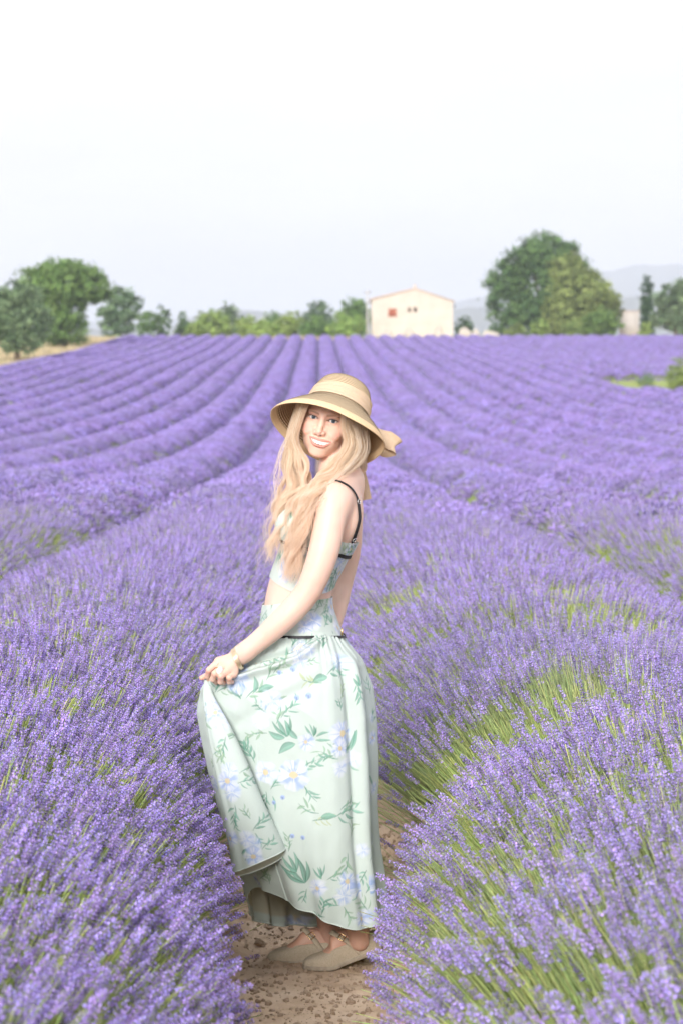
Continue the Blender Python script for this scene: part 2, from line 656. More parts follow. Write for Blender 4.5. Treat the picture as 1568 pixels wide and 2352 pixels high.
# ------------------------------------------------------------------ lavender
m_lav = mat_leafy('lavender_flower', 0.014, 0.28, 0.30, patch=(.42, .40, .60), patch_scale=0.16)
m_mound = mat_vcol('lavender_foliage', 0.9, 0.1, 0, 1.0, 40)
VIOLET = np.array([.585, .46, .94]); CALYX = np.array([.365, .285, .59]); STEM = np.array([.58, .70, .25])


def octa(mb, c, d, ln, wd, col):
    """A small bud: stretched octahedron along d."""
    d = d / np.linalg.norm(d)
    u = np.cross(d, [0.3, 0.5, 0.81]); u /= np.linalg.norm(u)
    w = np.cross(d, u)
    v = [c, c + d * ln] + [c + d * ln * 0.55 + wd * (u * math.cos(a) + w * math.sin(a)) for a in (0, 1.571, 3.142, 4.712)]
    t = [(0, 3, 2), (0, 4, 3), (0, 5, 4), (0, 2, 5), (1, 2, 3), (1, 3, 4), (1, 4, 5), (1, 5, 2)]
    mb.add(v, None, t, col)


def spike_mesh(seed, stem_len=0.30, low=False):
    r = np.random.default_rng(seed)
    mb = MB()
    bend = r.uniform(-0.012, 0.028)
    L = stem_len
    head = r.uniform(0.040, 0.062)
    sc = lambda t: np.array([bend * (t / L) ** 2, 0.012 * math.sin(3 * t / L + seed), t])
    ts = np.linspace(0, L + head * 0.9, 6)
    g = STEM * r.uniform(.8, 1.25)
    mb.tube([sc(t) for t in ts], [0.00125] * 5 + [0.0006], 3, False, g)
    if r.random() < 0.6:                                   # two narrow leaves on the stem
        for s in (-1, 1):
            t0 = L * r.uniform(.15, .5); p0 = sc(t0); a = r.uniform(0, 6.28)
            dirv = np.array([math.cos(a) * .5 * s, math.sin(a) * .5 * s, 0.85]); ln = r.uniform(.03, .055)
            q = np.cross(dirv, [0, 0, 1.0]); q = q / np.linalg.norm(q) * 0.0022
            mb.add([p0, p0 + dirv * ln * .5 + q, p0 + dirv * ln, p0 + dirv * ln * .5 - q], [(0, 1, 2, 3)], None, g * 1.05)
    nw = int(head / 0.0060)
    whorls = [(L + (k + .3 + r.uniform(-.25, .25)) * head / nw, (1.0 - 0.45 * (k / nw) ** 2) * r.uniform(.85, 1.15)) for k in range(nw)]
    age = r.uniform(.55, 1.1)
    if r.random() < 0.45: whorls.insert(0, (L - r.uniform(.012, .022), 0.8))
    for k, (t, s) in enumerate(whorls):
        m = 5
        for j in range(m):
            a = (j + 0.5 * (k % 2)) * 6.283 / m + r.uniform(-.25, .25)
            rad = np.array([math.cos(a), math.sin(a), 0])
            dirv = rad * r.uniform(.55, .95) + np.array([0, 0, r.uniform(.5, .9)])
            c = sc(t) + rad * 0.0012
            tone = r.uniform(.7, 1.35)
            octa(mb, c, dirv, 0.0066 * s * r.uniform(.85, 1.2), 0.0016 * s, CALYX * tone * np.array([1.0, r.uniform(.95, 1.12), r.uniform(.85, 1.0)]))
            if r.random() < 0.72 * age:                          # open lip: two crossed petals
                tip = c + dirv / np.linalg.norm(dirv) * 0.0066 * s
                side = np.cross(dirv, [0, 0, 1.0]); side /= np.linalg.norm(side)
                upv = np.cross(side, dirv); upv /= np.linalg.norm(upv)
                out = dirv / np.linalg.norm(dirv)
                w_, h_ = 0.0024 * s, 0.0029 * s
                pc = VIOLET * r.uniform(.72, 1.2) * np.array([r.uniform(.92, 1.1), 1, 1])
                mb.add([tip - side * w_ - upv * h_ * .2, tip - side * w_ * .6 + upv * h_ + out * .002, tip + side * w_ * .6 + upv * h_ + out * .002, tip + side * w_ - upv * h_ * .2],
                       [(0, 1, 2, 3)], None, pc)
                mb.add([tip - side * w_, tip + side * w_, tip + side * w_ * .7 - upv * h_ + out * .003, tip - side * w_ * .7 - upv * h_ + out * .003],
                       [(0, 1, 2, 3)], None, pc * 1.08)
    me = mb.mesh('flower_spike', colors=True)
    me.materials.append(m_lav)
    return me


def clump_mesh(seed, rad, n, head_s, stem):
    """A handful of flowering stems for the middle and far distance."""
    r = np.random.default_rng(seed)
    mb = MB()
    for _ in range(n):
        rr = rad * math.sqrt(r.random()); a = r.uniform(0, 6.28)
        x, y = rr * math.cos(a), rr * math.sin(a)
        tip = np.array([x, y, stem + r.uniform(-.06, .05)])
        dirv = np.array([x * 0.6, y * 0.6, 0.35]) + r.normal(0, .05, 3)
        dirv /= np.linalg.norm(dirv)
        base = tip - dirv * stem * 0.9
        h = 0.055 * head_s * r.uniform(.8, 1.25); w = 0.0075 * head_s
        tone = r.uniform(.62, 1.15)
        mixc = VIOLET * 0.42 + CALYX * 0.58
        octa(mb, tip - dirv * h * .5, dirv + r.normal(0, .1, 3), h, w, mixc * tone)
        octa(mb, tip - dirv * h * .2 + r.normal(0, .004 * head_s, 3), dirv + r.normal(0, .3, 3), h * .7, w * .9, (VIOLET * .8 + CALYX * .2) * tone)
        s = np.cross(dirv, [0.2, 0.9, 0.1]); s = s / np.linalg.norm(s) * 0.0016 * head_s
        mb.add([base - s, base + s, tip + s, tip - s], [(0, 1, 2, 3)], None, STEM * r.uniform(.6, 1.1))
    me = mb.mesh('lavender_clump', colors=True)
    me.materials.append(m_lav)
    return me


def stem_mesh(seed):
    """A few bare green stems and narrow leaves, as they show in the gaps."""
    r = np.random.default_rng(seed); mb = MB()
    for _ in range(7):
        o_ = r.normal(0, .014, 3) * [1, 1, 0]; tip = o_ * 2.2 + [r.normal(0, .02), r.normal(0, .02), r.uniform(.24, .34)]
        mid = (o_ + tip) / 2 + r.normal(0, .006, 3)
        mb.tube([o_, mid, tip], [.0014, .0013, .0009], 3, False, STEM * r.uniform(.65, 1.25) * [r.uniform(.9, 1.15), 1, 1])
    me = mb.mesh('stem', colors=True); me.materials.append(m_lav); return me


spike_meshes = [spike_mesh(100 + i) for i in range(9)] + [stem_mesh(150 + i) for i in range(3)]
spike_src = source_collection('spike_source', spike_meshes)
mid_src = source_collection('mid_clump_source', [clump_mesh(200 + i, 0.20, 46, 1.25, 0.24) for i in range(6)])
far_src = source_collection('far_clump_source', [clump_mesh(300 + i, 0.42, 70, 2.3, 0.24) for i in range(6)])

ROW_H = 0.80


def row_w(Y):
    return np.interp(Y, [0, 4, 6.1, 6.8, 7.4, 8.2, 11, 20, 32, 60, 86, 98, 400], [.86, .94, .93, .84, .84, .92, 1.0, 1.0, .92, .82, .79, .69, .67])


def plant_bump(n, Y):
    """Row height factor along the row: single bushes about 0.55 m apart."""
    c = np.floor(Y / 0.55 + n * 0.37)
    h = _perm[(c.astype(int)) % 64, n % 64, 5] * 2 - 1
    h2 = _perm[(c.astype(int) + 1) % 64, n % 64, 5] * 2 - 1
    f = Y / 0.55 + n * 0.37 - c
    f = f * f * (3 - 2 * f)
    return 1 + np.interp(Y, [6, 30, 70], [.04, .04, .02]) * (h * (1 - f) + h2 * f) + 0.03 * vnoise(np.stack([Y * 0.2, Y * 0 + n * 3.1, Y * 0], -1))


def row_points(n, xc, Y, alpha, r):
    """Tip positions and stem directions on the dome of row n."""
    b = plant_bump(n, Y)
    W = row_w(Y) * (0.5 + 0.5 * b) - (0.08 * sstep(8.0, 7.2, Y) * sstep(4.4, 5.4, Y) if n == -1 else 0.07 * sstep(8.0, 7.2, Y) * sstep(5.6, 6.3, Y) if n == 0 else 0)
    H = ROW_H * b
    sa, ca = np.sin(alpha), np.cos(alpha)
    x = xc + W * np.sign(sa) * np.abs(sa) ** 1.05
    z = gz(Y) + H * (0.16 + 0.84 * np.abs(ca) ** 0.62) + r.normal(0, 1, len(Y)) * np.interp(Y, [20, 60], [.035, .018])
    # each stem fans out from the middle of its own bush
    cell = 0.55
    yc = (np.floor(Y / cell + n * 0.37) + 0.5 - n * 0.37) * cell
    dx = 0.84 * np.sin(alpha * 0.9) + r.normal(0, .10, len(Y))
    dy = (Y - yc) * 0.45 + r.normal(0, .12, len(Y))
    dz = 0.16 + np.cos(alpha * 0.86)
    d = np.stack([dx, dy, dz], -1)
    d /= np.linalg.norm(d, axis=1, keepdims=True)
    return np.stack([x, Y, z], -1), d


def dir_euler(d):
    tilt = np.arccos(np.clip(d[:, 2], -1, 1))
    az = np.arctan2(d[:, 1], d[:, 0])
    return np.stack([np.zeros(len(d)), tilt, az], -1)


def bare(x, Y):
    """Weedy gap on the right of the field."""
    return ((x - 24.2) / 4.3) ** 2 + ((Y - 173) / 13) ** 2 < 1


ORD = ['first', 'second', 'third', 'fourth', 'fifth', 'sixth', 'seventh', 'eighth', 'ninth', 'tenth', 'eleventh', 'twelfth', 'thirteenth',
       'fourteenth', 'fifteenth', 'sixteenth', 'seventeenth', 'eighteenth', 'nineteenth', 'twentieth', 'twenty-first', 'twenty-second',
       'twenty-third', 'twenty-fourth', 'twenty-fifth', 'twenty-sixth']
NEAR_END, MID_END = 34.0, 98.0

for n in range(-13, 25):
    xc = (n + 0.5) * S_ROW
    k = n if n >= 0 else -n - 1
    side = 'right' if n >= 0 else 'left'
    y0 = max(2.3, (abs(xc) - 1.6) / 0.155)
    if y0 > FIELD_END - 5: continue
    r = np.random.default_rng(1000 + n)
    # foliage mound
    ys = [y0]
    while ys[-1] < FIELD_END:
        yy = ys[-1]; ys.append(yy + (0.09 if yy < 14 else 0.2 if yy < 30 else 0.6 if yy < 95 else 2.0))
    ys = np.array(ys); ys[-1] = FIELD_END
    al = np.linspace(-1.50, 1.50, 11)
    AY, AA = np.meshgrid(ys, al, indexing='ij')
    b_ = plant_bump(n, AY)
    mwf = np.interp(AY, [10, 20, 30, 60, 86, 98], [.66, 1.02, 1.06, 1.22, 1.28, 1.58])
    mxx = xc + row_w(AY) * mwf * np.sin(AA) * (0.5 + 0.5 * b_)
    mzz = gz(AY) - 0.03 + (ROW_H * b_ - 0.20) * np.abs(np.cos(AA)) ** np.interp(AY, [10, 24], [.62, 1.1]) + 0.03 * vnoise(np.stack([mxx * 7, AY * 7, AA * 0], -1))
    gap = bare(mxx, AY)
    mzz = np.where(gap, gz(AY) - 0.2, mzz)
    cm = np.interp(AY, [18, 45], [0, 1])[..., None]                          # farther off violet: low flowers plus the shade of the flanks put into the colour
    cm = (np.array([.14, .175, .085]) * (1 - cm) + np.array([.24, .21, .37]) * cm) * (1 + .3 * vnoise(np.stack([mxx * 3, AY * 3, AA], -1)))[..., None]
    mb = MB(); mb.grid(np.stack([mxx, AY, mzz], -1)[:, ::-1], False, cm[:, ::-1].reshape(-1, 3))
    if n == 0:
        lab = 'lavender row growing along the right-hand side of the path, beside the woman\'s back'
    elif n == -1:
        lab = 'lavender row growing along the left-hand side of the path, below the woman\'s hand'
    else:
        lab = '%s lavender row to the %s of the path the woman stands on' % (ORD[k], side)
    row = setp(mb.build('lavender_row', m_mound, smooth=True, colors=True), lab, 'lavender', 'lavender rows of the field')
    # flowering stems, near
    if y0 < NEAR_END:
        dens = 2500 if n == -1 else 2200 if n == 0 else 1300
        cnt = int((NEAR_END - y0) * dens)
        Y = y0 + (NEAR_END - y0) * r.random(cnt)
        keep = r.random(cnt) < np.interp(Y, [0, 9, 16, 24, 34], [1, 1, .72, .50, .0])
        Y = Y[keep]
        alpha = np.arcsin(np.clip(r.uniform(-1, 1, len(Y)), -1, 1)) * 0.97
        tip, d = row_points(n, xc, Y, alpha, r)
        stray = (r.random(len(Y)) < .035) & (np.abs(alpha) > .75) & (Y < 10)           # stems fallen out over the path
        tip[stray, 0] += np.sign(alpha[stray]) * r.uniform(.04, .24, stray.sum()); tip[stray, 2] = gz(Y[stray]) + r.uniform(.05, .30, stray.sum())
        d[stray, 2] = r.uniform(.05, .55, stray.sum()); d[stray] /= np.linalg.norm(d[stray], axis=1, keepdims=True)
        holes = vnoise(np.stack([tip[:, 0] * 2.6, tip[:, 1] * 1.8, tip[:, 2] * 0 + n], -1)) + 0.55 * vnoise(tip * 6 + 11)
        thin = np.interp(tip[:, 1], [0, 8, 13], [.50, .62, 1]) if n == 0 else np.interp(tip[:, 1], [0, 8, 13], [.80, .85, 1])
        keep = (holes < np.interp(tip[:, 1], [6, 12], [.46, .50] if n == 0 else [.48, .58])) & (r.random(len(tip)) < thin)
        gtip, gd = tip[::3], d[::3]                                 # bare stems everywhere, seen where the flowers are thin
        tip, d = tip[keep], d[keep]
        sc = np.interp(tip[:, 1], [0, 10, 27], [1.0, 1.0, 1.3]) * r.uniform(.82, 1.18, len(tip))
        base = tip - d * (0.345 * sc)[:, None]
        rot = dir_euler(d)
        idx = r.integers(0, 9, len(tip))
        if k == 0:                                          # the largest in view become parts of their own
            u_ = (tip[:, 0] / tip[:, 1])
            vis = (np.abs(u_ - 0.0097) < 0.137) & ((tip[:, 2] - CAM_H) / tip[:, 1] > -0.243) & (tip[:, 1] < 6.2) & (np.abs(alpha[keep]) < 1.25)
            cand = np.nonzero(vis)[0]
            cand = cand[np.argsort(tip[cand, 1])][::max(1, len(cand) // 900)][:300]
            for c in cand:
                o = obj('flower_spike', spike_meshes[idx[c]], parent=row)
                o.location = base[c]; o.rotation_euler = rot[c]; o.scale = (sc[c],) * 3
            rest = np.ones(len(tip), bool); rest[cand] = False
        else:
            rest = np.ones(len(tip), bool)
        gsc = np.interp(gtip[:, 1], [0, 10, 27], [1.05, 1.05, 1.25]) * r.uniform(.85, 1.1, len(gtip))
        gbase = gtip - gd * (0.36 * gsc)[:, None]
        o = scatter('flowering_stems', np.concatenate([base[rest], gbase]), np.concatenate([rot[rest], dir_euler(gd)]), np.concatenate([sc[rest], gsc]),
                    np.concatenate([idx[rest], r.integers(9, 12, len(gtip))]), spike_src, row)
        o['kind'] = 'stuff'
    # middle and far distance: handfuls of stems
    for (a0, a1, per_m, src, s0, nm) in ((max(y0, 21.0), MID_END, 19, mid_src, 1.0, 'middle_stems'), (max(y0, 86.0), FIELD_END, 6.6, far_src, 1.0, 'far_stems')):
        if a1 - a0 < 1: continue
        cnt = int((a1 - a0) * per_m)
        Y = a0 + (a1 - a0) * r.random(cnt)
        alpha = np.arcsin(r.uniform(-1, 1, cnt)) * (0.95 if a0 < 80 else 0.95)
        tip, d = row_points(n, xc, Y, alpha, r)
        fade = np.interp(Y, [21, 33, 86, 98], [0, 1, 1, 0]) if src is mid_src else np.interp(Y, [86, 98], [0, 1])     # the handfuls take over gradually
        keep = ~bare(tip[:, 0], tip[:, 1]) & (r.random(len(Y)) < fade)
        tip, d = tip[keep], d[keep]
        sc = s0 * r.uniform(.85, 1.2, len(tip))
        base = tip - d * (0.27 * sc)[:, None]
        o = scatter(nm, base, dir_euler(d), sc, r.integers(0, 6, len(tip)), src, row)
        o['kind'] = 'stuff'

# ------------------------------------------------------------------ far hills and haze
m_hill = mat_noise('wooded_hillside', (.11, .14, .13), (.19, .22, .20), 0.004, 0.95, 0, spec=0.05, coord='Object')


def hill_range(name, dist, prof, depth, label):
    """prof: (image x, image y) of the skyline as surveyed; a ridge with real depth and a foot at the plain."""
    px = np.array([p_[0] for p_ in prof], float); py = np.array([p_[1] for p_ in prof], float)
    xs = np.linspace(px[0], px[-1], 240)
    ys = np.interp(xs, px, py) + 3.0 * vnoise(np.stack([xs / 22, xs * 0 + dist, xs * 0], -1)) + 1.2 * vnoise(np.stack([xs / 7, xs * 0 + dist, xs * 0], -1))
    top = np.array([P(a, c, dist) for a, c in zip(xs, ys)])
    rows_ = []
    for t in np.linspace(-1, 1, 33):
        q = top.copy()
        q[:, 1] += t * depth
        prof_t = (1 - abs(t)) ** 1.3
        q[:, 2] = 8 + np.maximum(top[:, 2] - 8, 0) * prof_t * (1 + (0.14 * vnoise(np.stack([xs / 30, xs * 0 + t * 6, xs * 0 + dist], -1)) if abs(t) > .02 else 0))
        rows_.append(q)
    mb = MB(); mb.grid(np.array(rows_))
    return setp(mb.build(name, m_hill, smooth=True), label, kind='structure')


hill_range('mountain', 9000, [(-500, 745), (200, 742), (430, 730), (560, 722), (800, 715), (1050, 690), (1180, 668), (1300, 640), (1400, 622), (1480, 610), (1570, 606), (1750, 600), (2000, 640), (2300, 720)], 2200,
           'far blue mountain ridge rising behind the trees at the right')
hill_range('hill', 4600, [(-600, 760), (380, 752), (470, 722), (520, 714), (590, 712), (660, 722), (800, 738), (980, 730), (1060, 708), (1140, 700), (1260, 692), (1400, 688), (1470, 684), (1568, 690), (1800, 700), (2200, 755)], 1300,
           'low hazy blue hill behind the house and trees')

m_haze, nt, b = new_mat('air_haze')
nt.nodes.remove(b)
pv = nt.nodes.new('ShaderNodeVolumePrincipled')
pv.inputs['Color'].default_value = (0.80, 0.87, 1.0, 1)
pv.inputs['Density'].default_value = 0.00020
pv.inputs['Anisotropy'].default_value = 0.0
nt.links.new(pv.outputs[0], nt.nodes['Material Output'].inputs['Volume'])
mb = MB(); mb.box((-12000, -400, -40), (12000, 14000, 700))
haze = setp(mb.build('haze', m_haze), 'pale blue haze in the air over the field and hills', kind='stuff')

# ------------------------------------------------------------------ trees and shrubs
m_leaf = mat_leafy('tree_foliage', 0.01, 0.06, 0.35, rough=0.6)
m_bark = mat_noise('bark', (.10, .075, .05), (.22, .17, .12), 3, 0.95, 0.6, 14, 0.1)


def foliage(lobes, n, leaf, cols, seed, clump=0.55, hollow=0.55):
    """Leaf clumps through the volume of a set of ellipsoid lobes (centre, radii)."""
    r = np.random.default_rng(seed)
    vol = np.array([l[1][0] * l[1][1] * l[1][2] for l in lobes]) ** 0.8
    vol /= vol.sum()
    per = 26
    nc = max(8, n // per)
    li = r.choice(len(lobes), nc, p=vol)
    C = np.array([l[0] for l in lobes])[li]; RR = np.array([l[1] for l in lobes])[li]
    d = r.normal(size=(nc, 3)); d /= np.linalg.norm(d, axis=1, keepdims=True)
    rad = hollow + (1 - hollow) * r.random(nc) ** 0.55
    rad *= 1 + 0.16 * vnoise(d * 2.3 + seed) + 0.06 * r.normal(size=nc)
    cc = C + d * RR * rad[:, None]
    cs = clump * (0.6 + 0.8 * r.random(nc))
    tone = np.clip(0.95 + 0.22 * r.normal(size=nc), .5, 1.5)
    hue = r.random(nc)
    pos = np.repeat(cc, per, 0) + r.normal(size=(nc * per, 3)) * np.repeat(cs, per)[:, None] * np.array([.55, .55, .42])
    out = np.repeat(d, per, 0)
    nrm = out * 0.7 + r.normal(size=pos.shape) * 0.6 + np.array([0, 0, .35])
    nrm /= np.linalg.norm(nrm, axis=1, keepdims=True)
    u = np.cross(nrm, r.normal(size=pos.shape)); u /= np.linalg.norm(u, axis=1, keepdims=True) + 1e-9
    w = np.cross(nrm, u)
    s = leaf * (0.6 + 0.8 * r.random(len(pos)))[:, None]
    v = np.stack([pos - u * s, pos - w * s * .55 + nrm * s * .12, pos + u * s, pos + w * s * .55 + nrm * s * .12], 1).reshape(-1, 3)
    q = np.arange(len(v)).reshape(-1, 4)
    c1, c2 = np.array(cols[0]), np.array(cols[1])
    hh = np.repeat(hue, per)[:, None]
    col = (c1 * (1 - hh) + c2 * hh) * np.repeat(tone, per)[:, None] * (0.85 + 0.3 * r.random(len(pos)))[:, None]
    me = mesh_from('crown', v, q)
    vcol(me, np.repeat(col, 4, 0))
    me.materials.append(m_leaf)
    return me


def tree(name, label, cat, base, lobes, n, leaf, cols, seed, trunk_r=0.3, group=None, clump=0.6, limbs=5, hollow=0.55, fork=None):
    """base: world point of the foot; lobes relative to it."""
    root = setp(empty(name, tuple(base)), label, cat, group)
    obj('crown', foliage(lobes, n, leaf, cols, seed, clump, hollow), parent=root)
    r = np.random.default_rng(seed + 5)
    top = max(l[0][2] for l in lobes)
    lo = min(l[0][2] - l[1][2] for l in lobes)
    fk = np.array([lobes[0][0][0] * .3, 0, fork if fork else max(0.4, lo + 0.2 * (top - lo))])
    mb = MB()
    mb.tube(catmull([(0, 0, -0.3), (0.05 * fk[2], .03, fk[2] * .5), fk], 8), np.linspace(trunk_r, trunk_r * .72, 8), 9)
    for i in range(limbs):
        l = lobes[i % len(lobes)]
        e = np.array(l[0]) + r.normal(size=3) * np.array(l[1]) * .35
        m_ = fk * .5 + e * .5 + r.normal(size=3) * .12 * np.array(l[1])
        mb.tube(catmull([fk - (0, 0, .1), m_, e], 8), np.linspace(trunk_r * .55, trunk_r * .12, 8), 6)
    mb.build('trunk', m_bark, root, smooth=True)
    return root


def u2m(Y): return Y / F_U            # metres per surveyed unit at depth Y


def bush_at(name, label, cat, Y, x0, x1, ytop, ybase, cols, seed, n=2600, leaf=None, group=None, lobes_n=4, squash=1.0, foot=None):
    """A rounded tree or shrub that fills the surveyed box at depth Y."""
    s = u2m(Y)
    z0 = gz(Y) if foot is None else foot
    base = P((x0 + x1) / 2, 900, Y); base[2] = z0
    ztop = P(0, ytop, Y)[2] - z0
    zbot = 0.15
    w = (x1 - x0) * s / 2
    r = np.random.default_rng(seed)
    lobes = [((0, 0, (ztop * .95 + zbot) / 2), (w * .80, w * .75 * squash, (ztop - zbot) / 2 * .95))]
    for i in range(lobes_n):
        a = i / max(1, lobes_n) * 6.283 + r.uniform(-.4, .4)
        f = r.uniform(.42, .62)
        lobes.append(((math.cos(a) * w * (1 - f) * 1.0, math.sin(a) * w * .5 * squash, zbot + (ztop - zbot) * r.uniform(.22, .62)),
                      (w * f, w * f * squash, (ztop - zbot) * r.uniform(.26, .38))))
    return tree(name, label, cat, base, lobes, n, leaf or max(.14, w * .06), cols, seed, max(.08, w * .06), group, clump=max(.25, w * .13), limbs=4)


G_DARK = ((.10, .19, .075), (.18, .29, .10))
G_MID = ((.15, .26, .075), (.26, .39, .12))
G_OLIVE = ((.23, .32, .10), (.37, .46, .16))
G_LIGHT = ((.27, .40, .11), (.42, .54, .17))
G_GREY = ((.15, .24, .125), (.25, .35, .18))


def at(Y, x): 
    p_ = P(x, 900, Y); p_[2] = gz(Y); return p_


# the pair of big trees right of the house
s = u2m(372)
b0 = at(372, 1225)
Z = lambda y, Y=372: P(0, y, Y)[2] - gz(Y)
tree('oak_tree', 'tall dark green broadleaf tree right of the house, tallest of all', 'tree', b0,
     [((1.0, 0, Z(650)), (6.0, 5, 6.0)), ((-4.4, -.5, Z(640)), (3.2, 3.2, 3.0)), ((1.4, -1, Z(580)), (4.2, 4, 3.0)), ((-3.6, 0, Z(700)), (3.8, 3.5, 3.6)),
      ((4.5, 0, Z(620)), (3.6, 3.4, 4.2)), ((-2.0, -1.5, Z(605)), (3.2, 3, 2.6)), ((0, -2, Z(725)), (4.5, 3.5, 2.2)), ((-1, -1, 2.2), (5.2, 3.5, 2.2)), ((3, -1, 2.5), (4.2, 3, 2.4))],
     32000, .26, G_DARK, 11, .5, clump=.75, limbs=9)
b0 = at(362, 1325)
tree('oak_tree', 'olive green rounded tree in front of the tall dark tree by the house', 'tree', b0,
     [((0, 0, Z(675, 362)), (4.2, 4, 4.4)), ((-1.5, -.6, Z(625, 362)), (3.0, 3, 2.6)), ((2.6, -.4, Z(690, 362)), (3.4, 3, 3.4)), ((-2.6, -.8, Z(710, 362)), (2.6, 2.6, 2.8)), ((4.4, 0, Z(715, 362)), (2.0, 2, 2.2)), ((-1, -1, 2), (4.4, 3, 2.2))],
     24000, .24, G_OLIVE, 12, .4, clump=.62, limbs=7)
bush_at('shrub', 'wide green shrub at the right foot of the big olive tree', 'shrub', 356, 1325, 1430, 700, 752, G_MID, 13, 4200)
bush_at('shrub', 'bright yellow-green round bush below the tall dark tree', 'shrub', 352, 1210, 1268, 731, 760, G_LIGHT, 14, 2200)
bush_at('shrub', 'low yellowish bush between the bright round bush and the wide shrub', 'shrub', 353, 1290, 1340, 728, 762, G_OLIVE, 15, 1600)
bush_at('shrub', 'flat olive hedge-like bush left of the bright round bush', 'shrub', 354, 1152, 1212, 742, 764, G_OLIVE, 16, 1500)
bush_at('shrub', 'dark green bush against the right wall of the house', 'shrub', 378, 1038, 1090, 720, 762, G_DARK, 17, 2600)
# cypress and the trees at the right edge
s = u2m(380); b0 = at(380, 1484)
hh = Z(626, 380)
tree('cypress_tree', 'slim dark cypress standing at the right', 'tree', b0,
     [((0, 0, hh * .42), (.98, .9, hh * .36)), ((-.25, 0, hh * .68), (.62, .6, hh * .29)), ((.3, 0, hh * .66), (.6, .6, hh * .27)), ((0, 0, hh * .2), (1.0, .9, hh * .2))],
     6500, .16, ((.055, .12, .05), (.10, .18, .07)), 18, .16, clump=.3, limbs=3, hollow=.4)
tree('cedar_tree', 'dark layered cedar tree at the right edge behind the cypress', 'tree', at(366, 1548),
     [((0, 0, Z(705, 366)), (3.4, 3.2, 3.0)), ((2.6, 0, Z(675, 366)), (3.2, 3, 2.8)), ((-1.6, -.4, Z(733, 366)), (2.6, 2.4, 1.5)), ((3.0, -.5, Z(745, 366)), (3.6, 2.5, 1.4)), ((-.6, 0, Z(680, 366)), (1.9, 2, 1.8))],
     9000, .24, G_GREY, 19, .3, clump=.55, limbs=8)
bush_at('broadleaf_tree', 'light green tree behind the cedar at the right edge', 'tree', 400, 1528, 1640, 638, 740, G_MID, 20, 6000)
bush_at('shrub', 'yellow-green shrub at the foot of the cypress', 'shrub', 358, 1462, 1500, 738, 764, G_LIGHT, 21, 1400)
bush_at('broadleaf_tree', 'far small tree just left of the cypress', 'tree', 520, 1462, 1486, 712, 745, G_DARK, 22, 900)
bush_at('shrub', 'leafy shrub at the right edge inside the lavender field', 'shrub', 168, 1528, 1610, 812, 893, G_OLIVE, 23, 5200, leaf=.07)
bush_at('shrub', 'low green weed bush in the gap of the lavender at the right', 'shrub', 174, 1462, 1508, 855, 876, G_GREY, 24, 900, leaf=.06)
# trees on the left margin
b0 = at(296, 150)
Zl = lambda y: P(0, y, 296)[2] - gz(296)
tree('oak_tree', 'big round-topped oak on the left, its crown leaning right', 'tree', b0,
     [((-.4, 0, Zl(660)), (4.4, 4.2, 2.9)), ((3.1, -.3, Zl(650)), (2.6, 2.6, 2.1)), ((-3.3, 0, Zl(655)), (2.7, 2.6, 2.2)), ((0.2, 0, Zl(628)), (3.6, 3.2, 1.7)), ((-.8, -.5, Zl(710)), (3.6, 3, 2.4)), ((.3, -.4, Zl(755)), (2.9, 2.4, 2.0)), ((-1.9, 0, Zl(770)), (2.2, 2, 1.6)), ((4.2, 0, Zl(678)), (1.4, 1.6, 1.0))],
     22000, .21, G_MID, 31, .42, clump=.55, limbs=8)
b0 = at(236, 38)
Zd = lambda y: P(0, y, 236)[2] - gz(236)
tree('holm_oak', 'dark dense tree cut by the left edge of the picture', 'tree', b0,
     [((-.4, 0, Zd(715)), (3.1, 2.8, 2.6)), ((1.4, -.3, Zd(740)), (2.2, 2.1, 2.2)), ((-2.6, 0, Zd(725)), (2.4, 2.2, 2.6)), ((.2, 0, Zd(680)), (2.2, 2, 1.5)), ((.9, -.3, Zd(782)), (1.8, 1.6, 1.3)), ((-1.4, -.4, Zd(785)), (1.9, 1.6, 1.2))],
     19000, .16, G_GREY, 32, .34, clump=.42, limbs=6)
bush_at('broadleaf_tree', 'grey-green tree right of the big left oak', 'tree', 350, 222, 330, 646, 760, G_GREY, 33, 7000)
bush_at('broadleaf_tree', 'broad low tree beside the grey-green tree on the left', 'tree', 372, 305, 372, 706, 762, G_MID, 34, 3600)
bush_at('broadleaf_tree', 'small dark peaked tree left of the small pine', 'tree', 366, 340, 396, 699, 762, G_DARK, 35, 3200)
# small pine
b0 = at(368, 421); hh = Z(716, 368)
tree('pine_tree', 'small dark conical pine left of the low hills', 'tree', b0,
     [((0, 0, hh * .3), (1.25, 1.2, hh * .28)), ((.1, 0, hh * .55), (.85, .8, hh * .25)), ((0, 0, hh * .8), (.4, .4, hh * .24))], 2400, .16, G_DARK, 36, .14, clump=.3, limbs=3)
MIDS = [('poplar_tree', 'light green feathery tree, leftmost of the middle group', 455, 525, 708, G_LIGHT, 388),
        ('poplar_tree', 'taller light green tree in the middle left background', 505, 560, 694, G_GREY, 402),
        ('shrub', 'pale rounded bush below the two feathery middle trees', 545, 605, 722, G_LIGHT, 378),
        ('shrub', 'rounded mid green bush left of the yellowish one', 596, 655, 712, G_MID, 384),
        ('shrub', 'yellowish green bush in the middle background', 632, 705, 713, G_LIGHT, 372),
        ('poplar_tree', 'tall pale tree rising in the middle of the background', 695, 772, 681, G_GREY, 398),
        ('broadleaf_tree', 'green tree left of the house behind the pole', 770, 845, 682, G_MID, 396),
        ('shrub', 'bright green round bush left of the house', 756, 832, 714, G_LIGHT, 364),
        ('shrub', 'low pale bush under the tall pale tree in the middle background', 690, 762, 726, G_MID, 368),
        ('shrub', 'low yellow-green bush right of the small pine', 430, 480, 735, G_LIGHT, 362),
        ('shrub', 'low bush below the yellowish and rounded middle bushes', 580, 648, 736, G_LIGHT, 360)]
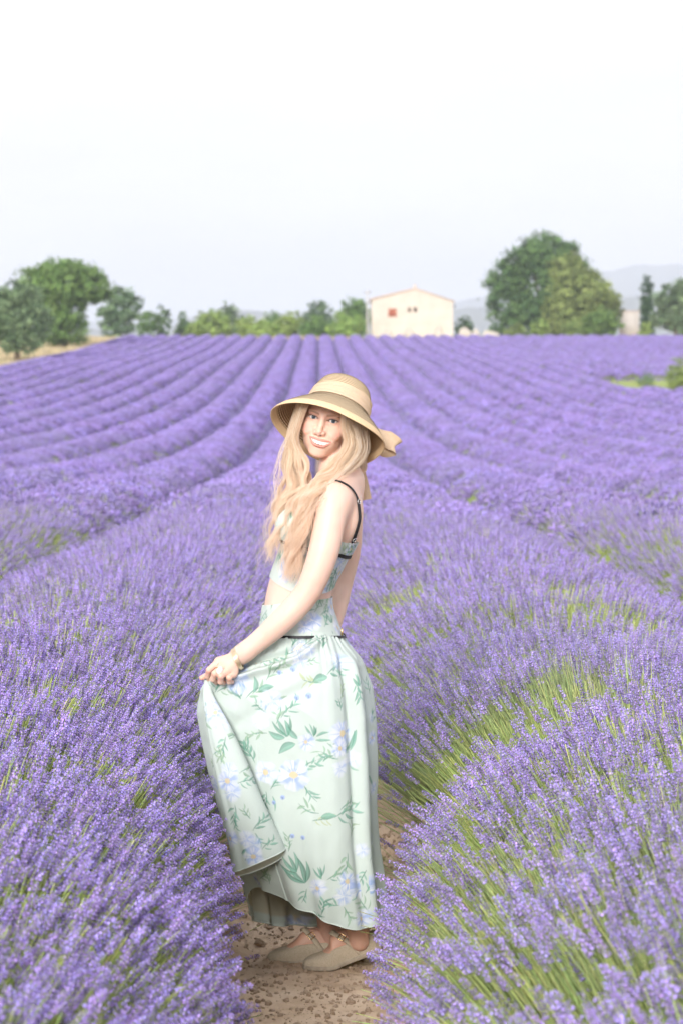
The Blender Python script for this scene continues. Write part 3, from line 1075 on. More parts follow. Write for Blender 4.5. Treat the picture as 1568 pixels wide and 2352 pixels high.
for i, (nm, lab, x0, x1, yt, cols, Y) in enumerate(MIDS):
    bush_at(nm, lab, 'tree' if 'tree' in nm else 'shrub', Y, x0 - 6, x1 + 6, yt - 3, 764, cols, 50 + i, 7500 if 'tree' in nm else 5000)

# dry grass on the margins
m_straw = mat_leafy('dry_grass', 0.012, 0.2, 0.3)


def tuft(seed, cols):
    r = np.random.default_rng(seed); mb = MB()
    for _ in range(34):
        a = r.uniform(0, 6.28); l = r.uniform(.2, .55)
        b_ = np.array([r.normal(0, .12), r.normal(0, .12), 0]); t_ = b_ + np.array([math.cos(a) * .2, math.sin(a) * .2, l])
        s_ = np.array([-math.sin(a), math.cos(a), 0]) * .02
        mb.add([b_ - s_, b_ + s_, t_], None, [(0, 1, 2)], np.array(cols) * r.uniform(.75, 1.2))
    me = mb.mesh('tuft', colors=True); me.materials.append(m_straw); return me


straw_src = source_collection('straw_source', [tuft(i, (.66, .56, .37)) for i in range(4)] + [tuft(9, (.33, .36, .14))])
r = np.random.default_rng(77)
n_ = 3200
X = np.concatenate([-27.6 - 16 * r.random(n_) ** 1.5, r.uniform(-45, 60, 1500)])
Yy = np.concatenate([r.uniform(170, 346, n_), 347 + 10 * r.random(1500)])
o = scatter('dry_grass', np.stack([X, Yy, gz(Yy)], -1), np.stack([0 * X, 0 * X, r.uniform(0, 6.28, len(X))], -1), r.uniform(.8, 1.8, len(X)), np.where(r.random(len(X)) < .12, 4, r.integers(0, 4, len(X))), straw_src)
setp(o, 'straw-coloured dry grass on the field margins', 'grass', kind='stuff')
weed_src = source_collection('weed_source', [tuft(20 + i, (.42, .50, .20)) for i in range(3)])
n_ = 900
a = r.uniform(0, 6.28, n_); q = np.sqrt(r.random(n_))
X = 24.2 + 4.4 * q * np.cos(a); Yy = 173 + 13 * q * np.sin(a)
o = scatter('weeds', np.stack([X, Yy, gz(Yy)], -1), np.stack([0 * X, 0 * X, a], -1), r.uniform(.5, 1.2, n_), r.integers(0, 3, n_), weed_src)
setp(o, 'pale green weeds in the gap of the lavender at the right', 'grass', kind='stuff')

# ------------------------------------------------------------------ house
YH = 366.0
gh = float(gz(YH))
pl, pr_, pk = P(853, 688, YH), P(1039, 692, YH), P(953, 664, YH)
xl, xr, xm = pl[0], pr_[0], pk[0]
ze_l, ze_r, zr = pl[2] - gh, pr_[2] - gh, pk[2] - gh
house = setp(empty('farmhouse', ((xl + xr) / 2, YH, gh)), 'cream rendered farmhouse with low gable and one red shutter', 'house')
hx = (xl + xr) / 2
m_plaster = mat_noise('cream_render', (.53, .485, .41), (.61, .565, .49), 0.6, 0.95, 0.25, 9, 0.1)
m_tile = mat_noise('roof_tile', (.42, .27, .19), (.58, .42, .31), 2.5, 0.9, 0.4, 12, 0.15)
m_shutter = mat_noise('red_shutter_paint', (.36, .11, .06), (.44, .15, .085), 5, 0.6, 0.1, 30, 0.3)
m_dark = mat_plain('dark_glass', (.02, .022, .028), 0.15)
m_trim = mat_noise('pale_stone_trim', (.60, .47, .38), (.70, .57, .47), 2, 0.9, 0.2, 10, 0.1)
L, Rr, Mx = xl - hx, xr - hx, xm - hx


def wall_top(x):
    return np.interp(x, [L, Mx, Rr], [ze_l, zr, ze_r])


# front wall as a grid of panels with real openings
wx0, wx1 = P(891, 700, YH)[0] - hx, P(909, 700, YH)[0] - hx
wz0, wz1 = P(900, 727, YH)[2] - gh, P(900, 709, YH)[2] - gh
sm = [(P(936, 700, YH)[0] - hx, P(942, 700, YH)[0] - hx), (P(949, 700, YH)[0] - hx, P(956, 700, YH)[0] - hx)]
sz0, sz1 = P(900, 716, YH)[2] - gh, P(900, 706, YH)[2] - gh
opens = [(wx0, wx1, wz0, wz1)] + [(a_, c_, sz0, sz1) for a_, c_ in sm]
xs = sorted({L, Rr, Mx, *[v for o_ in opens for v in o_[:2]]})
mb = MB()
for i in range(len(xs) - 1):
    a_, c_ = xs[i], xs[i + 1]
    spans, z0_ = [], -0.4
    for o_ in sorted(opens, key=lambda o_: o_[2]):
        if o_[0] <= a_ + 1e-6 and o_[1] >= c_ - 1e-6:
            spans.append((z0_, o_[2])); z0_ = o_[3]
    for s0_, s1_ in spans:
        mb.add([(a_, 0, s0_), (c_, 0, s0_), (c_, 0, s1_), (a_, 0, s1_)], [(0, 1, 2, 3)])
    mb.add([(a_, 0, z0_), (c_, 0, z0_), (c_, 0, wall_top(c_)), (a_, 0, wall_top(a_))], [(0, 1, 2, 3)])
for (a_, c_, z0_, z1_) in opens:                                   # reveals
    mb.add([(a_, 0, z0_), (c_, 0, z0_), (c_, 0, z1_), (a_, 0, z1_), (a_, .28, z0_), (c_, .28, z0_), (c_, .28, z1_), (a_, .28, z1_)],
           [(0, 4, 5, 1), (1, 5, 6, 2), (2, 6, 7, 3), (3, 7, 4, 0)])
D = 9.0
mb.add([(L, 0, -.4), (L, D, -.4), (L, D, ze_l), (L, 0, ze_l)], [(0, 3, 2, 1)])
mb.add([(Rr, 0, -.4), (Rr, D, -.4), (Rr, D, ze_r), (Rr, 0, ze_r)], [(0, 1, 2, 3)])
mb.add([(L, D, -.4), (Rr, D, -.4), (Rr, D, ze_r), (Mx, D, zr), (L, D, ze_l)], None, [(0, 2, 1), (0, 3, 2), (0, 4, 3)])
mb.build('wall', m_plaster, house)
roof = empty('roof'); roof.parent = house
mb = MB()
for (xa, za, xb, zb) in ((L - .25, ze_l - .07, Mx, zr + .02), (Rr + .25, ze_r - .07, Mx, zr + .02)):
    v = [(xa, -.22, za), (xb, -.22, zb), (xb, D + .2, zb), (xa, D + .2, za)]
    v2 = [(x_, y_, z_ + .13) for x_, y_, z_ in v]
    mb.add(v + v2, [(0, 1, 2, 3), (7, 6, 5, 4), (0, 4, 5, 1), (3, 2, 6, 7), (0, 3, 7, 4)])
mb.build('roof_slab', m_trim, roof)
# half-round tiles: a verge row on both gable slopes and courses down each slope
tmb = MB(); a6 = np.linspace(0, np.pi, 6)
tlen = .42
G_ = np.stack([np.stack([np.cos(a6) * .105, 0 * a6, np.sin(a6) * .085], -1), np.stack([np.cos(a6) * .085, 0 * a6 + tlen, np.sin(a6) * .07], -1)])
tmb.grid(G_); tile_me = tmb.mesh('roof_tile', True); tile_me.materials.append(m_tile)
for (xa, za, xb, zb) in ((L - .25, ze_l + .07, Mx, zr + .16), (Rr + .25, ze_r + .07, Mx, zr + .16)):
    slope = math.hypot(xb - xa, zb - za); n_ = int(slope / .36)
    ang = math.atan2(zb - za, xb - xa)
    for j in range(2):                                              # the two courses that show at the gable edge
        for i in range(n_):
            t_ = i / n_
            o = obj('tile', tile_me, parent=roof)
            o.location = (xa + (xb - xa) * t_, -.14 + j * .23, za + (zb - za) * t_)
            o.rotation_euler = Euler((0, -ang, 0)).to_matrix().to_4x4().to_euler() if False else (0, 0, 0)
            o.rotation_euler = (Matrix.Rotation(-ang, 3, 'Y') @ Matrix.Rotation(-math.pi / 2 if xb > xa else -math.pi / 2, 3, 'Z')).to_euler()
mb = MB(); mb.box((Mx - .22, 2.2, zr - .2), (Mx + .22, 2.7, zr + .75)); mb.box((Mx - .3, 2.12, zr + .75), (Mx + .3, 2.78, zr + .84))
mb.build('chimney', m_plaster, roof)
win = empty('shuttered_window'); win.parent = house
wm = (wx0 + wx1) / 2
for s_ in (0, 1):
    a_, c_ = (wx0, wm - .008) if s_ == 0 else (wm + .008, wx1)
    mb = MB(); mb.box((a_, .04, wz0), (c_, .085, wz1))
    for z_ in (wz0 + .15, (wz0 + wz1) / 2 - .05, wz1 - .25): mb.box((a_ + .02, .005, z_), (c_ - .02, .038, z_ + .1))
    mb.build('shutter', m_shutter, win)
mb = MB(); mb.box((wx0 - .12, -.07, wz0 - .11), (wx1 + .12, .2, wz0 - .003)); mb.build('sill', m_trim, win)
mb = MB()
for bx in ((wx0 - .12, -.03, wz0, wx0 - .004, .1, wz1 + .1), (wx1 + .004, -.03, wz0, wx1 + .12, .1, wz1 + .1), (wx0 - .003, -.03, wz1 + .004, wx1 + .003, .1, wz1 + .1)):
    mb.box(bx[:3], bx[3:])
mb.build('surround', m_trim, win)
for a_, c_ in sm:
    w_ = empty('window'); w_.parent = house
    mb = MB(); mb.box((a_ + .05, .16, sz0 + .05), (c_ - .05, .18, sz1 - .05)); mb.build('pane', m_dark, w_)
    mb = MB()
    for bx in ((a_ - .09, -.025, sz0 - .07, a_ - .003, .1, sz1 + .07), (c_ + .003, -.025, sz0 - .07, c_ + .09, .1, sz1 + .07), (a_ - .002, -.025, sz1 + .003, c_ + .002, .1, sz1 + .07), (a_ - .002, -.04, sz0 - .07, c_ + .002, .1, sz0 - .003)):
        mb.box(bx[:3], bx[3:])
    mb.build('frame', m_trim, w_)
lx, lz = P(1043, 703, YH)[0] - hx, P(1043, 703, YH)[2] - gh
m_iron = mat_plain('dark_iron', (.05, .05, .055), 0.5, 0.6)
mb = MB(); mb.tube([(Rr, .8, lz + .25), (Rr + .2, .8, lz + .3), (lx, .8, lz + .12)], .025, 6); mb.tube([(lx, .8, lz + .15), (lx, .8, lz + .05), (lx, .8, lz - .18), (lx, .8, lz - .22)], [.05, .16, .11, .04], 8)
mb.build('wall_lantern', m_iron, house, smooth=True)

# utility pole left of the house
m_conc = mat_noise('weathered_concrete', (.42, .41, .38), (.56, .55, .52), 3, 0.9, 0.2, 20, 0.1)
YP = 358.0; pb = at(YP, 843); ph = P(0, 664, YP)[2] - gz(YP)
pole = setp(empty('utility_pole', tuple(pb)), 'slim pale concrete utility pole left of the house', 'pole')
mb = MB(); mb.tube([(0, 0, -.3), (0, 0, ph)], [.17, .10], 8); mb.build('post', m_conc, pole, smooth=True)
mb = MB(); mb.box((-.5, -.06, ph - .55), (.5, .06, ph - .43)); mb.build('crossarm', m_conc, pole)
for i in (-.4, 0.02, .4):
    mb = MB(); mb.tube([(i, 0, ph - .43), (i, 0, ph - .38), (i, 0, ph - .27), (i, 0, ph - .22)], [.03, .055, .05, .02], 7); mb.build('insulator', m_dark, pole, smooth=True)

# pale outbuilding left of the cypress
YB = 372.0; x0, x1 = P(1428, 700, YB)[0], P(1467, 700, YB)[0]; zt = P(0, 713, YB)[2] - gz(YB)
shed = setp(empty('outbuilding', ((x0 + x1) / 2, YB, float(gz(YB)))), 'low pale stone outbuilding between the shrubs and the cypress', 'building')
w2 = (x1 - x0) / 2
mb = MB(); mb.box((-w2, 0, -.4), (w2, 4, zt - .12)); mb.build('wall', m_conc if False else mat_noise('pale_stone', (.56, .52, .47), (.68, .63, .58), 1.2, .95, .3, 8, .1), shed)
mb = MB(); mb.box((-w2 - .12, -.15, zt - .118), (w2 + .12, 4.2, zt)); mb.build('roof', m_trim, shed)
mb = MB(); mb.box((w2 * .1, -.03, -.3), (w2 * .55, -.003, 1.5)); mb.build('door', m_trim, shed)

# pale boulders at the foot of the house
m_rock = mat_noise('pale_limestone', (.44, .40, .33), (.56, .52, .44), 1.5, .95, .5, 6, .1)
for i, (x, yt, w, lab) in enumerate([(1091, 748, 11, 'pale rounded boulder right of the house, tallest of the row'), (1066, 752, 17, 'broad pale boulder touching the right foot of the house'), (1003, 753, 15, 'pale limestone boulder in front of the house wall, right'),
                                     (940, 755, 13, 'pale limestone boulder in front of the house wall, middle'), (885, 755, 16, 'pale limestone boulder in front of the house wall, left'), (1125, 754, 20, 'long pale boulder at the edge right of the house')]):
    Y = 353.0; s = u2m(Y); me = clod_mesh(70 + i, 3, .25); me.materials.append(m_rock)
    b0 = at(Y, x); h_ = P(0, yt, Y)[2] - b0[2]
    o = setp(obj('boulder', me, loc=(b0[0], Y, b0[2] + h_ * .25)), lab, 'boulder', 'pale boulders along the far edge of the field')
    o.scale = (w * s, w * s * .8, h_ * .75)

# ------------------------------------------------------------------ the woman: modelling tools
Y0 = 7.0


def w(xu, yu, dY=0.0): return P(xu, yu, Y0 + dY)


def zu(yu): return float(P(735, yu, Y0)[2])


def xu_(xu, yu): return float(P(xu, yu, Y0)[0])


def proj(p):
    q = (np.asarray(p) - np.array([0, 0, CAM_H])) @ _CM
    return 784 - q[..., 0] / q[..., 2] * F_U, 1176 + q[..., 1] / q[..., 2] * F_U


def smin(a, b, k):
    h = np.clip(.5 + .5 * (b - a) / k, 0, 1)
    return b + (a - b) * h - k * h * (1 - h)


def smax(a, b, k): return -smin(-a, -b, k)


def ell(p, c, r):
    q = (p - np.asarray(c, np.float32)) / np.asarray(r, np.float32)
    k0 = np.sqrt((q * q).sum(-1)); q2 = q / np.asarray(r, np.float32)
    k1 = np.sqrt((q2 * q2).sum(-1)) + 1e-9
    return k0 * (k0 - 1) / k1


def cap(p, a, b, ra, rb):
    a = np.asarray(a, np.float32); b = np.asarray(b, np.float32)
    d = b - a; L2 = float(d @ d) + 1e-12
    t = np.clip(((p - a) @ d) / L2, 0, 1)
    q = p - a - t[..., None] * d
    return np.sqrt((q * q).sum(-1)) - (ra + t * (rb - ra))


def chain(p, pts, rad, k=0.01, n=None):
    if n:
        c = catmull(np.concatenate([np.asarray(pts, float), np.asarray(rad, float)[:, None]], 1), n)
        pts, rad, k = c[:, :3], c[:, 3], .0015
    o = None
    for i in range(len(pts) - 1):
        d = cap(p, pts[i], pts[i + 1], rad[i], rad[i + 1])
        o = d if o is None else smin(o, d, k)
    return o


def surface_nets(f, lo, hi, h, newton=2):
    lo = np.asarray(lo, float); hi = np.asarray(hi, float)
    st = 4
    n = (np.ceil((hi - lo) / h / st).astype(int)) * st + 1
    nc = (n - 1) // st + 1
    cg = np.stack(np.meshgrid(*[lo[i] + np.arange(nc[i]) * h * st for i in range(3)], indexing='ij'), -1).astype(np.float32)
    cd = f(cg.reshape(-1, 3)).reshape(nc)
    lim = h * st * 1.9
    nearc = np.abs(cd) < lim
    act = np.zeros(nc - 1, bool)
    for a in (0, 1):
        for b in (0, 1):
            for c in (0, 1):
                act |= nearc[a:nc[0] - 1 + a, b:nc[1] - 1 + b, c:nc[2] - 1 + c]
    Dm = np.repeat(np.repeat(np.repeat(np.where(cd < 0, -1, 1).astype(np.float32), st, 0), st, 1), st, 2)[:n[0], :n[1], :n[2]]
    fa = np.zeros(n, bool)
    ra = np.repeat(np.repeat(np.repeat(act, st, 0), st, 1), st, 2)
    for a in (0, 1):
        for b in (0, 1):
            for c in (0, 1):
                fa[a:n[0] - 1 + a, b:n[1] - 1 + b, c:n[2] - 1 + c] |= ra
    idx = np.argwhere(fa)
    pts = (lo + idx * h).astype(np.float32)
    val = np.empty(len(pts), np.float32)
    for i in range(0, len(pts), 400000):
        val[i:i + 400000] = f(pts[i:i + 400000])
    Dm[fa] = val
    s = Dm < 0
    m = n - 1
    cnt = np.zeros(m, np.int8)
    for a in (0, 1):
        for b in (0, 1):
            for c in (0, 1):
                cnt += s[a:m[0] + a, b:m[1] + b, c:m[2] + c]
    cells = np.argwhere((cnt > 0) & (cnt < 8))
    num = -np.ones(m, np.int64); num[tuple(cells.T)] = np.arange(len(cells))
    acc = np.zeros((len(cells), 3)); na = np.zeros(len(cells))
    cor = [(a, b, c) for a in (0, 1) for b in (0, 1) for c in (0, 1)]
    for i, A in enumerate(cor):
        for B in cor[i + 1:]:
            if sum(abs(x - y) for x, y in zip(A, B)) != 1: continue
            da = Dm[tuple((cells + A).T)]; db = Dm[tuple((cells + B).T)]
            x = (da < 0) != (db < 0)
            t = np.where(x, da / np.where(x, da - db, 1), 0)
            acc += np.where(x[:, None], np.asarray(A) + t[:, None] * (np.asarray(B) - np.asarray(A)), 0); na += x
    V = lo + (cells + acc / na[:, None]) * h
    Q = []
    for ax in range(3):
        u, v = (ax + 1) % 3, (ax + 2) % 3
        sl0 = [slice(None)] * 3; sl1 = [slice(None)] * 3
        sl0[ax] = slice(0, -1); sl1[ax] = slice(1, None)
        ch = np.argwhere(s[tuple(sl0)] != s[tuple(sl1)])
        ok = (ch[:, u] > 0) & (ch[:, v] > 0) & (ch[:, u] < m[u]) & (ch[:, v] < m[v])
        ch = ch[ok]
        flip = s[tuple(ch.T)]
        def cell(du, dv):
            c = ch.copy(); c[:, u] -= du; c[:, v] -= dv
            return num[tuple(c.T)]
        q = np.stack([cell(1, 1), cell(0, 1), cell(0, 0), cell(1, 0)], -1)
        q[~flip] = q[~flip][:, ::-1]
        Q.append(q)
    Q = np.concatenate(Q)
    Q = Q[(Q >= 0).all(1)]
    V = V.astype(np.float32)
    for _ in range(newton):
        g, d = grad(f, V)
        V = V - np.clip(d, -h * .5, h * .5)[:, None] * g
    return V, Q


def grad(f, V, e=4e-4):
    V = V.astype(np.float32)
    d = f(V)
    g = np.stack([f(V + np.float32(e) * np.eye(3, dtype=np.float32)[i]) - f(V - np.float32(e) * np.eye(3, dtype=np.float32)[i]) for i in range(3)], -1)
    g /= np.linalg.norm(g, axis=1, keepdims=True) + 1e-9
    return g, d


# ------------------------------------------------------------------ body shape
_ty_ = [1088, 1108, 1130, 1165, 1200, 1250, 1300, 1345, 1390, 1440, 1500, 1560, 1640]
_tf = [752, 728, 700, 678, 660, 648, 630, 615, 607, 601, 602, 608, 625]
_tb = [822, 827, 830, 832, 829, 815, 789, 763, 757, 775, 800, 806, 800]
_tw = [.050, .085, .128, .150, .150, .136, .122, .114, .114, .132, .155, .162, .150]
_tzz = np.array([zu(y) for y in _ty_])[::-1]
_tfx = np.array([xu_(x, y) for x, y in zip(_tf, _ty_)])[::-1]
_tbx = np.array([xu_(x, y) for x, y in zip(_tb, _ty_)])[::-1]
_tww = np.array(_tw)[::-1]
_zz = np.linspace(_tzz[0], _tzz[-1], 200)


def _sm(v):
    f = np.interp(_zz, _tzz, v)
    k = np.exp(-.5 * (np.arange(-12, 13) / 5.0) ** 2); k /= k.sum()
    return np.convolve(np.pad(f, 12, 'edge'), k, 'valid')


_TF, _TB, _TW = _sm(_tfx), _sm(_tbx), _sm(_tww)


def torso_axis(z):
    f, b = np.interp(z, _zz, _TF), np.interp(z, _zz, _TB)
    return (f + b) / 2, (b - f) / 2, np.interp(z, _zz, _TW)


def torso(p):
    z = p[:, 2]
    c, a, b = torso_axis(z)
    qx = np.abs((p[:, 0] - c) / a); qy = np.abs((p[:, 1] - Y0) / b)
    r = (qx ** 2.25 + qy ** 2.25) ** (1 / 2.25)
    d = (r - 1) * np.minimum(a, b) * .95
    d = smax(d, z - _zz[-1], .03)
    d = smax(d, _zz[0] - z, .03)
    for s in (-1, 1):
        d = smin(d, ell(p, w(676, 1206, s * .064), (.050, .054, .052)), .04)
        d = smin(d, cap(p, w(786, 1092, s * .02), w(772, 1136, s * .125), .040, .046), .035)
    # shoulder blade and the hollow of the spine
    d = smin(d, ell(p, w(806, 1185, -.075), (.030, .05, .065)), .03)
    d = smin(d, ell(p, w(806, 1185, .075), (.030, .05, .065)), .03)
    d = smin(d, chain(p, [w(788, 1112, .008), w(772, 1075, .008), w(768, 1030, .018)], [.057, .0475, .045]), .03)
    return d.astype(np.float32)


ARM_L = [w(770, 1150, -.140), w(760, 1182, -.160), w(746, 1255, -.185), w(729, 1310, -.195), w(704, 1364, -.195), w(657, 1417, -.190), w(603, 1466, -.180), w(556, 1503, -.170)]
ARM_LR = [.042, .0445, .0440, .0405, .0370, .0365, .0310, .0265]
ARM_R = [w(784, 1150, .150), w(796, 1200, .185), w(793, 1270, .215), w(781, 1325, .225), w(773, 1375, .205), w(763, 1420, .175), w(752, 1462, .150)]
ARM_RR = [.046, .047, .045, .042, .038, .034, .028]
LEG_N = [w(720, 1600, -.085), w(762, 1830, -.085), w(802, 1985, -.075), w(815, 2075, -.065), w(822, 2122, -.055), w(824, 2162, -.05)]
LEG_NR = [.075, .054, .052, .041, .034, .030]
LEG_F = [w(705, 1600, .085), w(722, 1830, .085), w(745, 1985, .08), w(752, 2075, .075), w(757, 2140, .075), w(762, 2185, .08)]
LEG_FR = [.075, .054, .050, .039, .033, .030]

# left hand: wrist, knuckles and five fingers closing on the skirt
WR = w(549, 1509, -.168)
MCP = dict(i=w(503, 1519, -.176), m=w(511, 1531, -.186), r=w(523, 1541, -.188), p=w(536, 1548, -.182))
FING = dict(
    i=([MCP['i'], w(481, 1539, -.190), w(477, 1553, -.172), w(483, 1564, -.158)], [.0100, .0088, .0080, .0070]),
    m=([MCP['m'], w(494, 1547, -.208), w(489, 1560, -.196), w(497, 1567, -.176)], [.0100, .0090, .0082, .0070]),
    r=([MCP['r'], w(508, 1553, -.211), w(507, 1566, -.198), w(515, 1568, -.178)], [.0098, .0088, .0080, .0068]),
    p=([MCP['p'], w(527, 1557, -.202), w(527, 1566, -.190), w(534, 1567, -.174)], [.0088, .0078, .0070, .0060]),
    t=([w(534, 1520, -.150), w(508, 1534, -.140), w(482, 1549, -.146), w(464, 1557, -.158)], [.0130, .0118, .0098, .0072]))


def hand(p):
    d = cap(p, WR, w(566, 1496, -.172), .0250, .0275)
    for k in 'imrp':
        base = WR * .8 + MCP[k] * .2
        d = smin(d, cap(p, base, MCP[k], .0165, .0128), .010)
    d = smin(d, cap(p, WR, FING['t'][0][0], .019, .0165), .012)
    f = None
    for k in 'imrpt':
        pts, rad = FING[k]
        e = chain(p, pts, rad, .003)
        d = smin(d, e, .0055)
    return d


def head_frame():
    ya, pi_, ro = R(10), R(9), R(11.0)
    yaw = np.array([[math.cos(ya), 0, -math.sin(ya)], [0, 1, 0], [math.sin(ya), 0, math.cos(ya)]])
    pit = np.array([[1, 0, 0], [0, math.cos(pi_), -math.sin(pi_)], [0, math.sin(pi_), math.cos(pi_)]])
    rol = np.array([[math.cos(ro), math.sin(ro), 0], [-math.sin(ro), math.cos(ro), 0], [0, 0, 1]])
    B = np.array([[1, 0, 0], [0, 0, -1], [0, 1, 0.0]])            # view axes (right, up, towards viewer) -> world
    return B @ rol @ pit @ yaw


HR = head_frame()
HC = w(741, 964, -.078) - HR @ np.array([0, 0, .078])


def h2w(v): return HC + np.asarray(v, float) @ HR.T


EYE = [np.array([-.0292, 0, .0640]), np.array([.0292, 0, .0640])]
EYE_R = .0122
MW = .0298
MX = .0045                                   # the smile is pulled a little to her left


def lip_hi(x): return -.0596 + .0014 * (x / MW) ** 2 - .055 * x
def lip_lo(x): return -.0726 + .0144 * (x / MW) ** 2 - .055 * x
def muzzle_z(x): return .0600 + .0290 * np.sqrt(np.clip(1 - (x / .0385) ** 2, 0.02, 1))


def head_local(q):
    x, y, z = q[:, 0], q[:, 1], q[:, 2]
    ax = np.abs(x)
    m = np.stack([ax, y, z], -1)
    d = ell(q, (0, .030, -.016), (.073, .088, .092))
    d = smin(d, ell(q, (0, -.022, .018), (.0615, .082, .0665)), .035)
    d = smin(d, ell(q, (0, -.066, .028), (.0505, .044, .049)), .022)
    d = smin(d, ell(q, (0, -.0985, .0600), (.0240, .0155, .0190)), .018)
    d = smin(d, ell(m, (.041, -.026, .050), (.0215, .019, .021)), .02)
    d = smin(d, ell(m, (.0345, -.0415, .0640), (.0160, .0135, .0150)), .014)     # cheeks lifted by the smile
    d = smin(d, ell(q, (MX * .8, -.065, .0590), (.0360, .0270, .0270)), .016)
    d = smin(d, ell(m, (.022, .0185, .0735), (.024, .0075, .0100)), .012)
    d = smin(d, ell(m, (.072, -.012, -.010), (.010, .030, .020)), .008)
    # eye sockets, then the lids
    d = smax(d, -ell(m, (.0292, -.001, .0875), (.0200, .0110, .0150)), .012)
    d = smax(d, -ell(m, (.0130, .001, .0900), (.0060, .010, .0080)), .010)
    # nose
    n = chain(q, [(0, .012, .0800), (0, -.012, .0885), (0, -.0315, .0990)], [.0072, .0068, .0086], .006)
    n = smin(n, ell(m, (.0108, -.0365, .0895), (.0075, .0068, .0098)), .006)
    n = smin(n, ell(q, (0, -.0405, .0950), (.0060, .0050, .0080)), .005)
    d = smin(d, n, .0105)
    d = smax(d, -ell(m, (.0056, -.0442, .0950), (.0032, .0022, .0045)), .002)
    # philtrum and the fold beside the smile
    d = smax(d, -cap(m, (.0190, -.0390, .0905), (.0372, -.0560, .0790), .0022, .0020), .006)
    # lids
    e = m - np.array([.0292, 0, .0640], np.float32)
    lid = np.sqrt((e * e).sum(-1)) - (EYE_R + .0018)
    d = smin(d, lid, .004)
    ex, ey, ez = e[:, 0], e[:, 1], e[:, 2]
    half = .0152
    up = .0009 + .0053 * np.clip(1 - (ex / half) ** 2, 0, 1) + .0007 * (ex / half)
    lo = .0009 - .0046 * np.clip(1 - (ex / half) ** 2, 0, 1) + .0007 * (ex / half)
    slot = np.maximum(np.maximum(ey - up, lo - ey), np.maximum(np.abs(ex) - half, .002 - ez))
    d = smax(d, -slot, .0008)
    d = smin(d, np.maximum(np.sqrt((e * e).sum(-1)) - (EYE_R - .0012), -d * 0 - 1), .0001)   # the ball closes the slot behind the cornea
    # lips and the open smile
    xs = np.linspace(-MW, MW, 9)
    hi_pts = [(t + MX, lip_hi(t) + .0026 - .0010 * math.exp(-(t / .004) ** 2), muzzle_z(t) - .0005 - .002 * abs(t / MW) ** 3) for t in xs]
    lo_pts = [(t + MX, lip_lo(t) - .0034 * (1 - .55 * abs(t / MW) ** 2), muzzle_z(t) - .0010 - .002 * abs(t / MW) ** 3) for t in xs]
    hr = [.0020 + .0024 * (1 - abs(t / MW) ** 2) for t in xs]
    lr = [.0020 + .0032 * (1 - abs(t / MW) ** 2) for t in xs]
    d = smin(d, chain(q, hi_pts, hr, .002), .0032)
    d = smin(d, chain(q, lo_pts, lr, .002), .0036)
    xm = x - MX
    cut = np.maximum(np.maximum(y - lip_hi(xm), lip_lo(xm) - y), np.maximum(np.abs(xm) - MW, (muzzle_z(np.clip(xm, -MW, MW)) - .0115) - z))
    d = smax(d, -cut, .0012)
    d = smax(d, -ell(q, (0, -.082, .0905), (.016, .0045, .0050)), .006)
    return d


def head(p):
    q = ((p - HC.astype(np.float32)) @ HR.astype(np.float32)).astype(np.float32)
    return head_local(q)


def arms(p):
    d = chain(p, ARM_L, ARM_LR, n=15)
    d = smin(d, ell(p, w(763, 1158, -.150), (.046, .042, .058)), .02)
    d = np.minimum(d, chain(p, ARM_R, ARM_RR, n=11))
    return d


def body(p):
    d = torso(p)
    d = smin(d, arms(p), .022)
    d = np.minimum(d, chain(p, LEG_N, LEG_NR, n=9))
    d = np.minimum(d, chain(p, LEG_F, LEG_FR, n=9))
    return d


def full(p):
    d = body(p)
    m = p[:, 2] > zu(1120)
    if m.any():
        d = d.copy(); d[m] = smin(d[m], head(p[m]), .018)
    return d


Z_NECK = zu(1088)
X_WRIST = float(w(549, 1500)[0])


def body_clip(p):                                  # below the neck and behind the wrist; the finer pieces take over there
    d = smin(body(p), cap(p, WR, w(566, 1496, -.172), .0250, .0275), .012)
    return d


def keep_faces(V, Q, keepv):
    k = keepv[Q].all(1)
    Q = Q[k]
    used = np.zeros(len(V), bool); used[Q.ravel()] = True
    mp = np.cumsum(used) - 1
    return V[used], mp[Q]


def neck_head(p): return smin(torso(p), head(p), .009)
def arm_hand(p): return smin(chain(p, ARM_L[-4:], ARM_LR[-4:], n=8), hand(p), .012)


Vb, Qb = surface_nets(body_clip, (-.36, 6.72, .02), (.20, 7.30, zu(1062)), .0052, 1)
Vb, Qb = keep_faces(Vb, Qb, (Vb[:, 2] < Z_NECK + .004) & ~((Vb[:, 0] < X_WRIST - .004) & (Vb[:, 1] < 6.9) & (Vb[:, 2] > zu(1560))))
_hlo = HC - np.array([.125, .135, 0]); _hhi = HC + np.array([.125, .135, 0])
Vh, Qh = surface_nets(neck_head, (_hlo[0], _hlo[1] - .04, Z_NECK - .012), (_hhi[0] + .03, _hhi[1] + .04, HC[2] + .14), .0017, 1)
Vh, Qh = keep_faces(Vh, Qh, Vh[:, 2] > Z_NECK - .008)
_w0 = np.min([w(455, 1575, -.23), w(585, 1575, -.11)], 0); _w1 = np.max([w(585, 1462, -.24), w(455, 1462, -.11)], 0)
Vw, Qw = surface_nets(arm_hand, np.minimum(_w0, _w1), np.maximum(_w0, _w1), .0016)
Vw, Qw = keep_faces(Vw, Qw, Vw[:, 0] < X_WRIST + .006)



def relax(V, Q, it=6, lam=.5):
    E = np.concatenate([Q[:, [0, 1]], Q[:, [1, 2]], Q[:, [2, 3]], Q[:, [3, 0]]])
    for _ in range(it):
        acc = np.zeros_like(V); cn = np.zeros(len(V))
        for a, b in ((0, 1), (1, 0)):
            for j in range(3): acc[:, j] += np.bincount(E[:, a], V[E[:, b], j], len(V))
            cn += np.bincount(E[:, a], minlength=len(V))
        V = V * (1 - lam) + lam * acc / np.maximum(cn, 1)[:, None]
    return V


